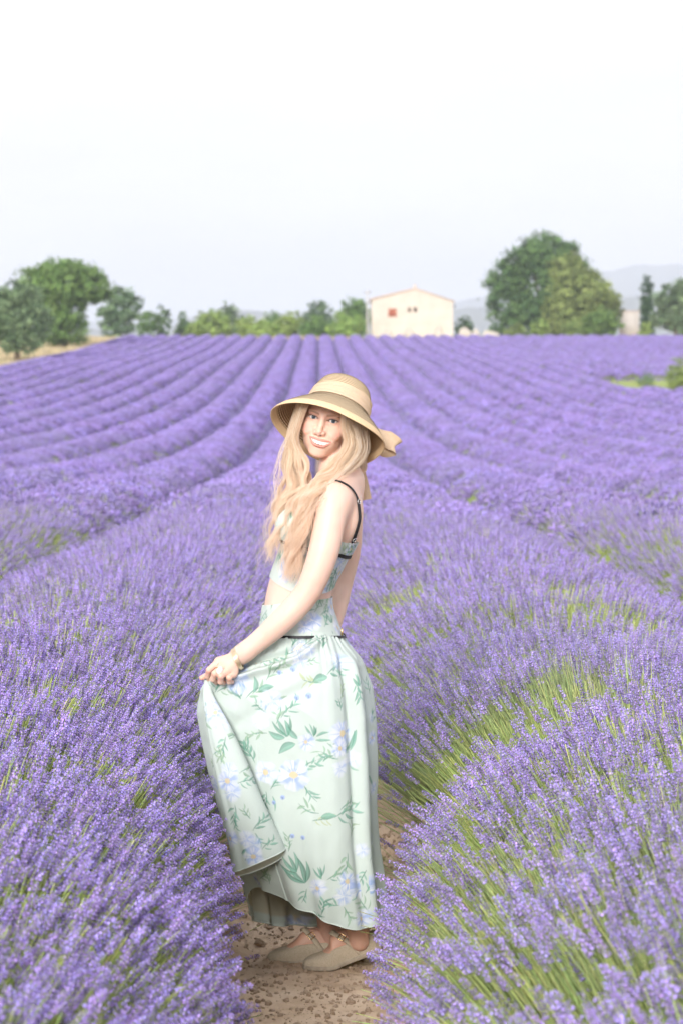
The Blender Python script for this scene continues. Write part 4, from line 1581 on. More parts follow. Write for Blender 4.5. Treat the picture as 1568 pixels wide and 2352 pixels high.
Vb = relax(Vb, Qb)
# skin colour, per vertex: lightened face, flushed cheeks, lips, knuckles
SKIN = np.array([.73, .515, .42])


def blend(c, col, a): return c * (1 - a[:, None]) + np.asarray(col) * a[:, None]


cb = np.tile(SKIN, (len(Vb), 1))
kn = np.exp(-(np.linalg.norm(Vb - w(728, 1368, -.20), axis=1) / .035) ** 2)
cb = blend(cb, SKIN * [1.0, .86, .80], kn * .5)
low = sstep(zu(2000), zu(2100), Vb[:, 2]); cb = blend(cb, SKIN * [.80, .62, .55], low * .75)    # ankles darkened, the skirt's shade painted in
ch = np.tile(SKIN, (len(Vh), 1))
ql = (Vh - HC) @ HR
aq = np.abs(ql[:, 0])
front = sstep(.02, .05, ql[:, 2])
ch = blend(ch, SKIN * [1.08, 1.03, 1.0], front)  # face front lightened, fill light under the hat put into the skin
blush = np.exp(-((aq - .043) / .015) ** 2 - ((ql[:, 1] + .034) / .014) ** 2) * front
ch = blend(ch, (.80, .30, .25), np.clip(blush * .5, 0, 1))
nose = np.exp(-(ql[:, 0] / .012) ** 2 - ((ql[:, 1] + .036) / .012) ** 2) * front
ch = blend(ch, (.78, .45, .36), nose * .35)
# lips
xm = ql[:, 0] - MX; am_ = np.abs(xm)
xx = np.clip(xm, -MW * 1.14, MW * 1.14)
hi_top = lip_hi(xx) + .0070 * np.sqrt(np.clip(1 - (xx / (MW * 1.13)) ** 2, 0, 1)) - .0012 * np.exp(-(xx / .004) ** 2)
lo_bot = lip_lo(xx) - .0092 * np.sqrt(np.clip(1 - (xx / (MW * 1.13)) ** 2, 0, 1))
inlip = sstep(.0010, -.0006, ql[:, 1] - hi_top) * sstep(.0010, -.0006, lo_bot - ql[:, 1]) * (ql[:, 2] > .05) * (am_ < MW * 1.13)
ch = blend(ch, (.63, .265, .22), inlip * .9)
deep = (ql[:, 1] < lip_hi(xx) + .0005) & (ql[:, 1] > lip_lo(xx) - .0005) & (ql[:, 2] < muzzle_z(np.clip(xx, -MW, MW)) - .0035) & (am_ < MW) & (ql[:, 2] > .04)
ch[deep] = (.16, .04, .035)
# brows, lash line, crease
bx = (aq - .0300) / .0185
byc = .0148 + .0038 * np.sin(np.clip((bx + 1) / 2, 0, 1) * 2.3) - .0035 * np.clip(bx - .2, 0, 2)
bw = .0034 * np.clip(1.1 - .55 * (bx + .2), .3, 1.1)
brow = np.exp(-((ql[:, 1] - byc) / bw) ** 4) * sstep(1.15, .9, np.abs(bx)) * front
ch = blend(ch, (.26, .155, .10), brow * .65)
ex, ey = aq - .0292, ql[:, 1]
cx = np.clip(1 - (ex / .0155) ** 2, 0, 1)
up = .0009 + .0045 * cx + .0007 * (ex / .0152); lo = .0009 - .0046 * cx + .0007 * (ex / .0152)
lash = np.exp(-((ey - up - .0008) / .0016) ** 2) * (np.abs(ex) < .0175) * front
ch = blend(ch, (.06, .035, .03), np.clip(lash * .85, 0, 1))
lashl = np.exp(-((ey - lo + .0004) / .0008) ** 2) * (np.abs(ex) < .0155) * front
ch = blend(ch, (.20, .10, .08), lashl * .55)
shade = np.exp(-((ey - .0080) / .0032) ** 2 - (ex / .015) ** 2) * front
ch = blend(ch, (.55, .33, .27), shade * .4)
nost = np.exp(-((aq - .0058) / .003) ** 2 - ((ql[:, 1] + .0442) / .0022) ** 2) * (ql[:, 2] > .085)
ch = blend(ch, (.14, .05, .04), nost * .8)
cw = blend(np.tile(SKIN, (len(Vw), 1)), SKIN * [1.0, .94, .91], sstep(float(w(549, 1510)[0]), float(w(530, 1510)[0]), Vw[:, 0]))
for k in 'imrp':
    for pt, rr, a in ((MCP[k], .012, .55), (FING[k][0][1], .010, .6), (FING[k][0][3], .012, .45)):
        cw = blend(cw, (.72, .36, .26), a * np.exp(-(np.linalg.norm(Vw - pt, axis=1) / rr) ** 2))
cw = blend(cw, (.72, .36, .26), .5 * np.exp(-(np.linalg.norm(Vw - FING['t'][0][3], axis=1) / .012) ** 2))
allp = [FING[k] for k in 'imrpt']
_d = np.sort(np.stack([chain(Vw.astype(np.float32), *f_, .003) for f_ in allp], -1), -1)
crease = np.exp(-((_d[:, 1] - _d[:, 0]) / .0022) ** 2) * (_d[:, 0] < .004) * (_d[:, 1] < .006)
cw = blend(cw, (.50, .20, .13), crease * .6)

for V_, c_ in ((Vb, cb), (Vw, cw), (Vh, ch)):                        # faint mottling of real skin
    c_ *= (1 + .035 * vnoise(V_ * 22) + .02 * vnoise(V_ * 70))[:, None] * np.stack([np.ones(len(V_)), 1 + .02 * vnoise(V_ * 35 + 3), 1 + .03 * vnoise(V_ * 35 + 3)], -1)
nb, nh = len(Vb), len(Vh)
person = setp(empty('person', tuple(w(760, 2220, 0) * [1, 1, 0])), 'smiling woman in straw hat and mint floral crop top and long skirt on the path', 'person')
PO = np.array(person.location)
m_skin = mat_vcol('skin', 0.46, 0.35, sss=0.18, sss_scale=0.008, bump=0.06, bscale=900)
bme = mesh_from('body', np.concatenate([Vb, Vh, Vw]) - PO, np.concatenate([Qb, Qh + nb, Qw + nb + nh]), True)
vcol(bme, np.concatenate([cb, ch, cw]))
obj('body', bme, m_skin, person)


def pobj(name, mb_or_me, material, parent=None, smooth=True, colors=False):
    """Part of the person built in world coordinates."""
    me = mb_or_me.mesh(name, smooth, colors) if isinstance(mb_or_me, MB) else mb_or_me
    o = obj(name, me, material, parent or person)
    if parent is None or parent is person:
        o.location = tuple(-PO)
    return o


# eyes
m_eye = mat_vcol('eye', 0.08, 0.5)
gaze = np.array([0, 0, CAM_H])
for s_ in (0, 1):
    c = h2w(EYE[s_]); f = gaze - c; f /= np.linalg.norm(f)
    f = f * .9 + .1 * HR[:, 2]; f /= np.linalg.norm(f)
    bm = bmesh.new(); bmesh.ops.create_icosphere(bm, subdivisions=5, radius=EYE_R)
    v = np.array([x.co[:] for x in bm.verts])
    ca = (v @ f) / EYE_R; ang = np.arccos(np.clip(ca, -1, 1)) * EYE_R
    col = np.tile([.80, .77, .76], (len(v), 1))
    col = blend(col, (.075, .12, .16), sstep(.0062, .0056, ang))
    col = blend(col, (.05, .08, .11), np.exp(-((ang - .0055) / .0007) ** 2) * .9)
    col = blend(col, (.004, .004, .005), sstep(.0027, .0022, ang))
    bulge = 1 + .05 * sstep(.0066, 0, ang)
    for x, y, b_ in zip(bm.verts, v, bulge): x.co = Vector(y * b_ + c)
    me = bpy.data.meshes.new('eye'); bm.to_mesh(me); bm.free()
    me.polygons.foreach_set('use_smooth', np.ones(len(me.polygons), bool)); vcol(me, col)
    pobj('eye', me, m_eye)

# upper teeth: ten separate crowns along the arch
m_teeth = mat_plain('tooth_enamel', (.86, .84, .80), 0.18, 0, 0.5)
xs_t = [0.0043, .0120, .0184, .0238, .0280]; wd_t = [.0047, .0040, .0034, .0030, .0025]; ht_t = [.0152, .0144, .0140, .0122, .0096]
for s_ in (-1, 1):
    for x_, wd, ht in zip(xs_t, wd_t, ht_t):
        x_ *= s_
        zt = float(muzzle_z(np.array(x_))) - .0032
        th = -x_ / .030
        bm = bmesh.new(); bmesh.ops.create_icosphere(bm, subdivisions=2, radius=1)
        for v_ in bm.verts:
            q = np.array(v_.co); q = np.sign(q) * np.abs(q) ** .55
            q *= (wd, ht / 2, .0028)
            q = np.array([q[0] * math.cos(th) - q[2] * math.sin(th) * -1 * 0 + 0, q[1], q[2] + q[0] * math.sin(th)])
            v_.co = Vector(h2w(q + [x_ + MX, float(lip_hi(np.array(x_))) + .0028 - ht / 2, zt]))
        me = bpy.data.meshes.new('tooth'); bm.to_mesh(me); bm.free()
        me.polygons.foreach_set('use_smooth', np.ones(len(me.polygons), bool))
        pobj('tooth', me, m_teeth)
# lashes
m_lash = mat_plain('dark_lash', (.02, .013, .011), 0.6)
for s_ in (-1, 1):
    mb = MB()
    for t in np.linspace(-.95, 1.05, 17):
        exx = t * .0148
        cx = max(0, 1 - (exx / .0152) ** 2)
        yy = .0012 + .0045 * cx + .0007 * t
        zz = .0640 + math.sqrt(max(1e-8, (EYE_R + .0018) ** 2 - exx ** 2 - yy ** 2))
        p0 = np.array([s_ * (.0292 + exx), yy, zz]); dirv = np.array([s_ * t * .5, .55, .75]); dirv /= np.linalg.norm(dirv)
        ln = .0045 + .0022 * max(0, t)
        mb.tube(h2w(np.array([p0 - dirv * .0006, p0 + dirv * ln * .5, p0 + dirv * ln + [0, .0010, 0]])), [.0006, .00045, .0002], 4, False)
    pobj('eyelashes', mb, m_lash)

# ------------------------------------------------------------------ clothing
MINT = np.array([.575, .665, .62])
LEAF_D, LEAF_L, LEAF_Y = np.array([.045, .175, .12]), np.array([.28, .54, .43]), np.array([.56, .60, .33])
PETAL, BLUE, YELL = np.array([.80, .83, .90]), np.array([.36, .48, .82]), np.array([.80, .62, .22])


class Print:
    """Watercolour flowers printed on the cloth, painted in the cloth's own tangent plane."""
    def __init__(self, V, N, near):
        self.V, self.N, self.near = V, N, near
        self.c = np.tile(MINT, (len(V), 1))
        n1 = vnoise(V * 7) ; self.c *= (1 + .03 * n1)[:, None]
        self.px, self.py = proj(V)
        self.rs = np.random.default_rng(5)

    def frame(self, xu, yu, R_):
        m = self.near & (np.abs(self.px - xu) < 9) & (np.abs(self.py - yu) < 9)
        if not m.any(): return None
        i = np.nonzero(m)[0]
        i = i[np.argmin((self.px[i] - xu) ** 2 + (self.py[i] - yu) ** 2)]
        return self.frame_at(i, R_)

    def frame_at(self, i, R_):
        c, n = self.V[i], self.N[i]
        e1 = np.array([1.0, 0, 0]) - n * n[0]
        if np.linalg.norm(e1) < .3: e1 = np.array([0, 1.0, 0]) - n * n[1]
        e1 /= np.linalg.norm(e1)
        e2 = np.cross(n, e1)
        if e2[2] < 0: e2 = -e2
        idx = np.nonzero((np.abs(self.V[:, 2] - c[2]) < R_) & (np.abs(self.V[:, 0] - c[0]) < R_))[0]
        q = self.V[idx] - c
        k = ((q * q).sum(-1) < R_ * R_) & ((self.N[idx] @ n) > -.2)
        return idx[k], q[k] @ e1, q[k] @ e2

    def over(self, idx, col, a):
        self.c[idx] = self.c[idx] * (1 - a[:, None]) + col * a[:, None]

    def leaf(self, fr, x0, y0, ang, ln, wd, tone=0.0, yellow=0.0, alpha=.95):
        idx, a, b = fr
        ca, sa = math.cos(ang), math.sin(ang)
        t = ((a - x0) * ca + (b - y0) * sa) / ln
        s = -(a - x0) * sa + (b - y0) * ca - .12 * ln * np.sin(np.clip(t, 0, 1) * 3.14) * math.sin(ang * 3)
        prof = wd * np.sin(np.clip(t, 0, 1) * np.pi) ** .75 * (1.15 - .5 * np.clip(t, 0, 1))
        ins = sstep(.0012, -.0008, np.abs(s) - prof) * (t > 0) * (t < 1)
        if not (ins > 0).any(): return
        rim = np.clip(np.abs(s) / (prof + 1e-6), 0, 1)
        st = .5 + .5 * vnoise(np.stack([t * 3 + x0 * 50, s * 420, 0 * t + ang], -1))
        mix = np.clip(.25 + .55 * st + .25 * (s > 0) - .35 * rim ** 3 - tone, 0, 1)[:, None]
        col = LEAF_D * (1 - mix) + LEAF_L * mix
        col = col * (1 - yellow) + LEAF_Y * yellow
        self.over(idx, col, ins * alpha * (.68 + .32 * st))

    def flower(self, fr, x0, y0, r, blue=.35, centre=.24, ph=0.0, squash=1.0, alpha=.78):
        idx, a, b = fr
        r = r * .76
        x, y = a - x0, (b - y0) / squash
        rr = np.hypot(x, y); th = np.arctan2(y, x)
        nz = vnoise(np.stack([x * 90 + ph * 9, y * 90, 0 * x], -1))
        lob = np.abs(np.cos(2.5 * th + ph))
        edge = r * (.80 + .15 * lob ** .7 + .17 * nz)
        ins = sstep(.0075, -.006, rr - edge) * alpha
        streak = .5 + .5 * vnoise(np.stack([th * 5.5 + ph, rr * 45, 0 * x + ph], -1))
        bl = np.clip(blue * (3.1 * streak ** 1.7) * (.5 + .9 * (1 - lob) + .5 * (rr / r < .45)), 0, 1)
        col = PETAL * (1 - bl[:, None]) + BLUE * bl[:, None]
        self.over(idx, col, ins)
        if centre:
            cc = sstep(.002, -.002, rr - r * centre * (1 + .35 * nz)) * .7
            yc = YELL * (.75 + .4 * streak)[:, None]
            self.over(idx, yc, cc)
            self.over(idx, np.array([.30, .42, .75]), np.exp(-((rr - r * centre * 1.25) / .0035) ** 2) * .45 * alpha * (streak > .4))

    def dot(self, fr, x0, y0, r=.007):
        idx, a, b = fr
        rr = np.hypot(a - x0, b - y0)
        nz = vnoise(np.stack([a * 200, b * 200, 0 * a], -1))
        self.over(idx, BLUE * (.85 + .35 * nz)[:, None], sstep(.0015, -.0015, rr - r) * .85)

    def sprig(self, fr, x0, y0, ang, sc=1.0, n=5, yellow=0.0, tone=0.0):
        """A stem with paired brushed leaves."""
        r = self.rs
        sc *= r.uniform(.75, 1.0); n = int(r.integers(4, n + 2)); yellow = max(yellow, float(r.choice([0, 0, .25])))
        self.leaf(fr, x0, y0, ang, .062 * sc, .0016, .3)
        for k in range(n):
            t = .012 + .010 * k
            sgn = 1 if k % 2 else -1
            a2 = ang + sgn * r.uniform(.45, .95)
            self.leaf(fr, x0 + math.cos(ang) * t * sc, y0 + math.sin(ang) * t * sc, a2, r.uniform(.022, .036) * sc, r.uniform(.0020, .0044) * sc, tone + r.uniform(-.2, .25), yellow)

    def tuft(self, fr, x0, y0, ang, sc=1.0, n=4):
        r = self.rs
        for k in range(n):
            self.leaf(fr, x0 + r.normal(0, .002), y0 + r.normal(0, .002), ang + (k - (n - 1) / 2) * .33 + r.uniform(-.08, .08), r.uniform(.030, .048) * sc, r.uniform(.0028, .0048) * sc, r.uniform(-.1, .35))


def normals(G, closed):
    """Vertex normals of a (n,m,3) grid."""
    du = np.roll(G, -1, 1) - np.roll(G, 1, 1) if closed else np.gradient(G, axis=1)
    dv = np.gradient(G, axis=0)
    n = np.cross(du, dv)
    return n / (np.linalg.norm(n, axis=-1, keepdims=True) + 1e-12)


def scatter_print(pr_, G, N, r, n):
    """Motifs on the parts of the cloth that the survey gives no detail of."""
    flat = np.arange(len(pr_.V))
    for _ in range(n):
        i = int(r.choice(flat))
        fr = pr_.frame_at(i, .11)
        k = r.random()
        if k < .45:
            pr_.sprig(fr, -.02, -.02, r.uniform(0, 6.28), r.uniform(.8, 1.2)); pr_.flower(fr, 0.01, 0.01, r.uniform(.026, .042), r.uniform(.2, .5), .24, r.uniform(0, 3))
        elif k < .8: pr_.sprig(fr, 0, 0, r.uniform(0, 6.28), r.uniform(.8, 1.3), 6, r.choice([0, 0, .4]))
        else: pr_.tuft(fr, 0, 0, r.uniform(0, 6.28), 1)


m_cloth, nt, b = new_mat('mint_floral_cotton')
at_ = nt.nodes.new('ShaderNodeAttribute'); at_.attribute_name = 'col'
nt.links.new(at_.outputs['Color'], b.inputs['Base Color'])
b.inputs['Roughness'].default_value = 0.62
b.inputs['Specular IOR Level'].default_value = 0.25
b.inputs['Sheen Weight'].default_value = 0.15
tc = nt.nodes.new('ShaderNodeTexCoord')
n2 = nt.nodes.new('ShaderNodeTexNoise'); n2.inputs['Scale'].default_value = 55; n2.inputs['Detail'].default_value = 5
bp = nt.nodes.new('ShaderNodeBump'); bp.inputs['Strength'].default_value = 0.22; bp.inputs['Distance'].default_value = 0.004
nt.links.new(tc.outputs['Object'], n2.inputs['Vector']); nt.links.new(n2.outputs['Fac'], bp.inputs['Height']); nt.links.new(bp.outputs['Normal'], b.inputs['Normal'])
tr = nt.nodes.new('ShaderNodeBsdfTranslucent'); ms = nt.nodes.new('ShaderNodeMixShader'); ms.inputs['Fac'].default_value = 0.18
nt.links.new(at_.outputs['Color'], tr.inputs['Color']); nt.links.new(b.outputs['BSDF'], ms.inputs[1]); nt.links.new(tr.outputs['BSDF'], ms.inputs[2])
nt.links.new(ms.outputs[0], nt.nodes['Material Output'].inputs['Surface'])
m_lining = mat_noise('cotton_lining', (.40, .42, .33), (.50, .52, .42), 30, 0.85, 0.15, 120, 0.1, bdist=.002)
m_black = mat_noise('black_ribbon', (.010, .010, .013), (.022, .022, .026), 90, 0.55, 0.15, 500, 0.35, bdist=.001)
m_silver = mat_plain('silver', (.75, .75, .76), 0.25, 1.0)
m_gold = mat_plain('polished_gold', (.83, .60, .30), 0.22, 1.0)


def torso_hit(phi, z, off):
    """Point on the torso at height z in direction phi (0 = her front), moved out by off."""
    c, a, b_ = torso_axis(z)
    d = np.stack([-np.cos(phi), -np.sin(phi), 0 * phi], -1)
    o = np.stack([c, np.full_like(z, Y0), z], -1)
    t = np.full(z.shape, .02)
    for _ in range(16):
        p_ = (o + d * t[..., None]).astype(np.float32)
        t = t - torso(p_.reshape(-1, 3)).reshape(z.shape) * .8
        t = np.clip(t, 0, .3)
    return o + d * (t + off)[..., None]


def band_grid(phis, zt, zb, n, off):
    """Cloth lying on the torso between two height curves of phi."""
    v = np.linspace(0, 1, n)[:, None]
    Zg = zt[None] * (1 - v) + zb[None] * v
    Pg = np.broadcast_to(phis[None], Zg.shape)
    return torso_hit(Pg, Zg, np.broadcast_to(np.asarray(off), Zg.shape))


# phi: 0 front (image left), pi/2 towards the camera, pi back, 3pi/2 far side
NP = 300
ph_ = np.linspace(0, 2 * np.pi, NP, endpoint=False)


def pcurve(stops):
    """Periodic curve of phi (degrees, symmetric) given as surveyed heights."""
    a = np.array([s[0] for s in stops], float); h = np.array([zu(s[1]) for s in stops])
    aa = np.concatenate([a, 360 - a[::-1]]); hh = np.concatenate([h, h[::-1]])
    o = np.argsort(aa, kind='stable')
    deg = np.degrees(ph_)
    f = np.interp(deg, aa[o], hh[o], period=360)
    k = np.exp(-.5 * (np.arange(-8, 9) / 3.0) ** 2); k /= k.sum()
    return np.convolve(np.pad(f, 8, 'wrap'), k, 'valid')


top_part = empty('crop_top'); top_part.parent = person
top_part.location = tuple(-PO)
t_hi = pcurve([(0, 1192), (12, 1178), (32, 1160), (55, 1178), (85, 1226), (120, 1246), (150, 1250), (180, 1250)])
t_lo = pcurve([(0, 1322), (30, 1326), (60, 1340), (90, 1360), (130, 1358), (180, 1345)])
t_tr = pcurve([(0, 1202), (10, 1214), (30, 1236), (60, 1248), (100, 1264), (140, 1277), (180, 1280)])
Gt = band_grid(ph_, t_hi, t_lo, 80, .0035)
wr_ = .0010 * np.sin(ph_ * 46)[None] * np.linspace(1, .1, 80)[:, None] ** 2 + .0016 * vnoise(np.stack([Gt[..., 0] * 26, Gt[..., 1] * 26, Gt[..., 2] * 14], -1))
Nt = normals(Gt, True)
sgn = np.sign((Nt * (Gt - np.stack([torso_axis(Gt[..., 2])[0], np.full(Gt.shape[:2], Y0), Gt[..., 2]], -1))).sum(-1).mean())
Nt = Nt * sgn
Gt = Gt + Nt * (wr_ + .0012)[..., None]
# gathered ruffle above the trim at the back and sides
vv = np.linspace(0, 1, 80)[:, None]
above = sstep(0.02, -.01, Gt[..., 2] - t_tr[None]) * 0
pt_ = Print(Gt.reshape(-1, 3), Nt.reshape(-1, 3), (Nt.reshape(-1, 3)[:, 1] < .2))
rs = np.random.default_rng(15)
for (x, y, kind, a_, s_) in [(780, 1290, 'f', 0, .030), (772, 1310, 's', 4.2, 1.1), (786, 1292, 's', 4.6, 1.0), (764, 1330, 't', 4.1, 1.0), (792, 1262, 's', 1.2, .7), (660, 1200, 's', 1.2, .9), (672, 1196, 's', .4, .8),
                             (640, 1250, 's', 1.8, .8), (672, 1332, 't', 1.6, .7), (688, 1290, 's', 1.2, .8), (650, 1290, 'f', 0, .022), (628, 1300, 's', 1.4, .6)]:
    fr = pt_.frame(x, y, .10)
    if fr is None: continue
    if kind == 'f': pt_.flower(fr, 0, 0, s_, .6, 0.0)
    elif kind == 's': pt_.sprig(fr, 0, 0, a_, s_)
    else: pt_.tuft(fr, 0, 0, a_, s_)
scatter_print(pt_, Gt, Nt, rs, 30)
mb = MB(); mb.grid(Gt, True, pt_.c)
pobj('bodice', mb, m_cloth, top_part, colors=True)
# ruffled upper edge
Gr = band_grid(ph_, t_hi + .006, t_hi - .030, 14, .006)
Nr = normals(Gr, True) * sgn
amp = np.linspace(1, .25, 14)[:, None]
Gr = Gr + Nr * (.0022 * np.sin(ph_ * 58 + 2 * np.sin(ph_ * 7))[None] * amp + .002 * amp)[..., None]
sel = (np.degrees(ph_) > 100) & (np.degrees(ph_) < 262)
Gr = Gr[:, sel]
pr2 = Print(Gr.reshape(-1, 3), (Nr[:, sel]).reshape(-1, 3), np.ones(Gr.shape[0] * Gr.shape[1], bool))
scatter_print(pr2, Gr, Nr, rs, 8)
mb = MB(); mb.grid(Gr, False, pr2.c)
pobj('ruffle', mb, m_cloth, top_part, colors=True)
# black trim under the bust
Gk = band_grid(ph_, t_tr + .0048, t_tr - .0048, 4, .0085)
mb = MB(); mb.grid(Gk, True)
pobj('trim', mb, m_black, top_part)


def body_hit(pts2, off=0.0):
    """First points of the body on the lines of sight through the surveyed positions, moved off the skin by off."""
    d = np.array([ray(x, y) for x, y in pts2]); d /= np.linalg.norm(d, axis=1, keepdims=True)
    o = np.array([0, 0, CAM_H]); t = np.full(len(d), 6.5)
    for _ in range(60):
        t = t + full((o + d * t[:, None]).astype(np.float32)) * .7
    p_ = o + d * t[:, None]
    g, _ = grad(full, p_.astype(np.float32))
    return p_ + g * off, g


def ribbon(pts, nrm, wd, th=.0012):
    """A flat strap: rectangle section swept along pts, lying in the plane with normal nrm."""
    pts = np.asarray(pts); nrm = np.asarray(nrm)
    wd = np.broadcast_to(np.asarray(wd, float), (len(pts),))
    T = np.gradient(pts, axis=0); T /= np.linalg.norm(T, axis=1, keepdims=True)
    S = np.cross(T, nrm); S /= np.linalg.norm(S, axis=1, keepdims=True)
    N_ = np.cross(S, T)
    G = np.stack([pts - S * wd[:, None] / 2 - N_ * th, pts + S * wd[:, None] / 2 - N_ * th, pts + S * wd[:, None] / 2 + N_ * th, pts - S * wd[:, None] / 2 + N_ * th], 1)
    mb = MB(); mb.grid(G, True)
    n = len(pts)
    mb.add(np.concatenate([G[0], G[-1]]), [(0, 1, 2, 3), (7, 6, 5, 4)])
    return mb


sp = catmull([(770, 1105), (784, 1109), (801, 1119), (813, 1133), (820, 1152), (824, 1186), (821, 1206), (815, 1226), (808, 1246)], 40)
spts, sn = body_hit(sp, .0030)
pobj('shoulder_strap', ribbon(spts, sn, np.interp(np.arange(40), [0, 14, 18, 39], [.006, .007, .0115, .011])), m_black, top_part)
for i in (17, 37):
    a = np.linspace(0, 2 * np.pi, 25)
    T = spts[i + 1] - spts[i - 1]; T /= np.linalg.norm(T); S = np.cross(T, sn[i])
    mb = MB(); mb.tube(spts[i] + sn[i] * .0025 + .0062 * (np.cos(a)[:, None] * T + np.sin(a)[:, None] * S), .0011, 6, False)
    pobj('strap_ring', mb, m_silver, top_part)
# front strap and small black bow at the neckline
fb = torso_hit(np.array([.10]), np.array([zu(1196)]), np.array([.012]))[0]
for s_, a0 in ((1, .5), (-1, 2.4), (1, -.9), (-1, -2.2)):
    mb = MB(); ln = .021 if abs(a0) < 1 or a0 > 2 else .026
    a = np.linspace(0, 2 * np.pi, 15)
    dirv = np.array([-.35, -.75 * math.cos(a0), 0]) ; dirv = np.array([-.25, -math.cos(a0), math.sin(a0)])
    dirv /= np.linalg.norm(dirv)
    pts = fb + dirv * (ln * (.5 - .5 * np.cos(a)))[:, None] + np.array([-1, 0, 0]) * (.006 * np.sin(a))[:, None] if ln < .025 else fb + dirv * np.linspace(0, ln, 9)[:, None]
    pobj('bow', ribbon(pts, np.tile([-.6, -.8, .1], (len(pts), 1)), .0085), m_black, top_part)
fs = torso_hit(np.linspace(.12, .62, 12), np.linspace(zu(1200), zu(1236), 12), np.full(12, .0075))
pobj('front_strap', ribbon(fs, np.tile([-.7, -.7, 0], (12, 1)), .010), m_black, top_part)

# ------------------------------------------------------------------ skirt: waistband
skirt = empty('skirt'); skirt.parent = person
skirt.location = tuple(-PO)
wb_hi = pcurve([(0, 1389), (40, 1386), (90, 1374), (140, 1370), (180, 1371)])
wb_lo = pcurve([(0, 1452), (60, 1453), (110, 1453), (150, 1458), (180, 1463)])
Gw = band_grid(ph_, wb_hi, wb_lo, 44, .006)
Nw = normals(Gw, True) * sgn
Gw = Gw + Nw * (.0010 * vnoise(Gw * 40) + .0008)[..., None]
pw = Print(Gw.reshape(-1, 3), Nw.reshape(-1, 3), Nw.reshape(-1, 3)[:, 1] < .2)
for (x, y, kind, a_, s_) in [(720, 1425, 'f', .3, .036), (700, 1440, 'f', 1, .028), (722, 1408, 's', 1.2, 1.0), (735, 1415, 's', .5, .9), (748, 1388, 's', 1.0, .8), (742, 1395, 's', 2.2, .7), (622, 1400, 's', 1.4, .8),
                             (612, 1430, 's', 1.7, .6), (745, 1440, 's', 1.2, .7), (760, 1430, 't', 1.8, .7), (706, 1400, 't', .6, .6), (640, 1440, 'f', 0, .025)]:
    fr = pw.frame(x, y, .09)
    if fr is None: continue
    if kind == 'f': pw.flower(fr, 0, 0, s_, .55, 0)
    elif kind == 's': pw.sprig(fr, 0, 0, a_, s_)
    else: pw.tuft(fr, 0, 0, a_, s_)
scatter_print(pw, Gw, Nw, rs, 10)
mb = MB(); mb.grid(Gw, True, pw.c)
pobj('waistband', mb, m_cloth, skirt, colors=True)
Gk = band_grid(ph_, wb_lo + .0035, wb_lo - .0042, 4, .0128)
mb = MB(); mb.grid(Gk, True); pobj('trim', mb, m_black, skirt)
zp = torso_hit(np.array([2.75]), np.array([zu(1448)]), np.array([.013]))[0]
mb = MB(); mb.tube([zp + (0, 0, .012), zp + (0, 0, .004), zp - (0, 0, .008), zp - (0, 0, .012)], [.0012, .0034, .0034, .0015], 8)
pobj('zip_pull', mb, m_gold, skirt)

# ------------------------------------------------------------------ skirt: the long panel, pulled up by the hand
MER = [   # meridians from waist to hem, going round: right edge, camera side, hand, far side
    [(786, 1461, .03), (833, 1530, .04), (851, 1605, .04), (860, 1750, .03), (862, 1900, .02), (876, 2030, .02), (888, 2112, .02)],
    [(775, 1459, -.07), (822, 1530, -.10), (840, 1640, -.12), (846, 1790, -.13), (848, 1940, -.13), (858, 2050, -.13), (866, 2122, -.13)],
    [(752, 1456, -.115), (778, 1530, -.17), (788, 1650, -.185), (795, 1800, -.195), (800, 1950, -.20), (808, 2060, -.20), (815, 2135, -.20)],
    [(715, 1454, -.135), (716, 1535, -.195), (716, 1650, -.215), (725, 1800, -.22), (735, 1950, -.225), (745, 2060, -.22), (752, 2119, -.21)],
    [(672, 1454, -.125), (650, 1530, -.185), (635, 1620, -.205), (640, 1760, -.205), (655, 1900, -.20), (675, 2010, -.19), (695, 2090, -.175)],
    [(636, 1453, -.095), (590, 1530, -.158), (560, 1610, -.175), (565, 1740, -.165), (585, 1880, -.145), (612, 1990, -.125), (636, 2056, -.105)],
    [(612, 1453, -.06), (556, 1522, -.135), (508, 1575, -.160), (508, 1650, -.145), (520, 1750, -.120), (548, 1890, -.085), (580, 1990, -.06), (598, 2042, -.05)],
    [(601, 1454, -.025), (540, 1510, -.115), (473, 1560, -.152), (464, 1615, -.125), (478, 1720, -.075), (516, 1880, -.03), (556, 1990, 0), (577, 2045, .02)],
    [(602, 1454, .03), (545, 1525, -.03), (488, 1590, -.07), (478, 1660, -.04), (496, 1760, .02), (530, 1890, .06), (562, 2010, .085), (579, 2096, .09)],
    [(622, 1455, .085), (600, 1560, .10), (590, 1700, .12), (590, 1850, .14), (598, 2000, .15), (612, 2122, .15)],
    [(690, 1457, .135), (690, 1580, .20), (685, 1750, .23), (680, 1950, .24), (682, 2126, .23)],
    [(745, 1459, .115), (775, 1560, .19), (790, 1750, .21), (795, 1950, .21), (800, 2120, .21)],
    [(778, 1461, .075), (822, 1560, .12), (842, 1750, .12), (846, 1950, .12), (862, 2114, .12)],
]
NV, NU = 400, 1000
keym = np.stack([catmull([w(*k) for k in m_], NV) for m_ in MER], 1)             # (NV, M, 3)
M_ = keym.shape[1]
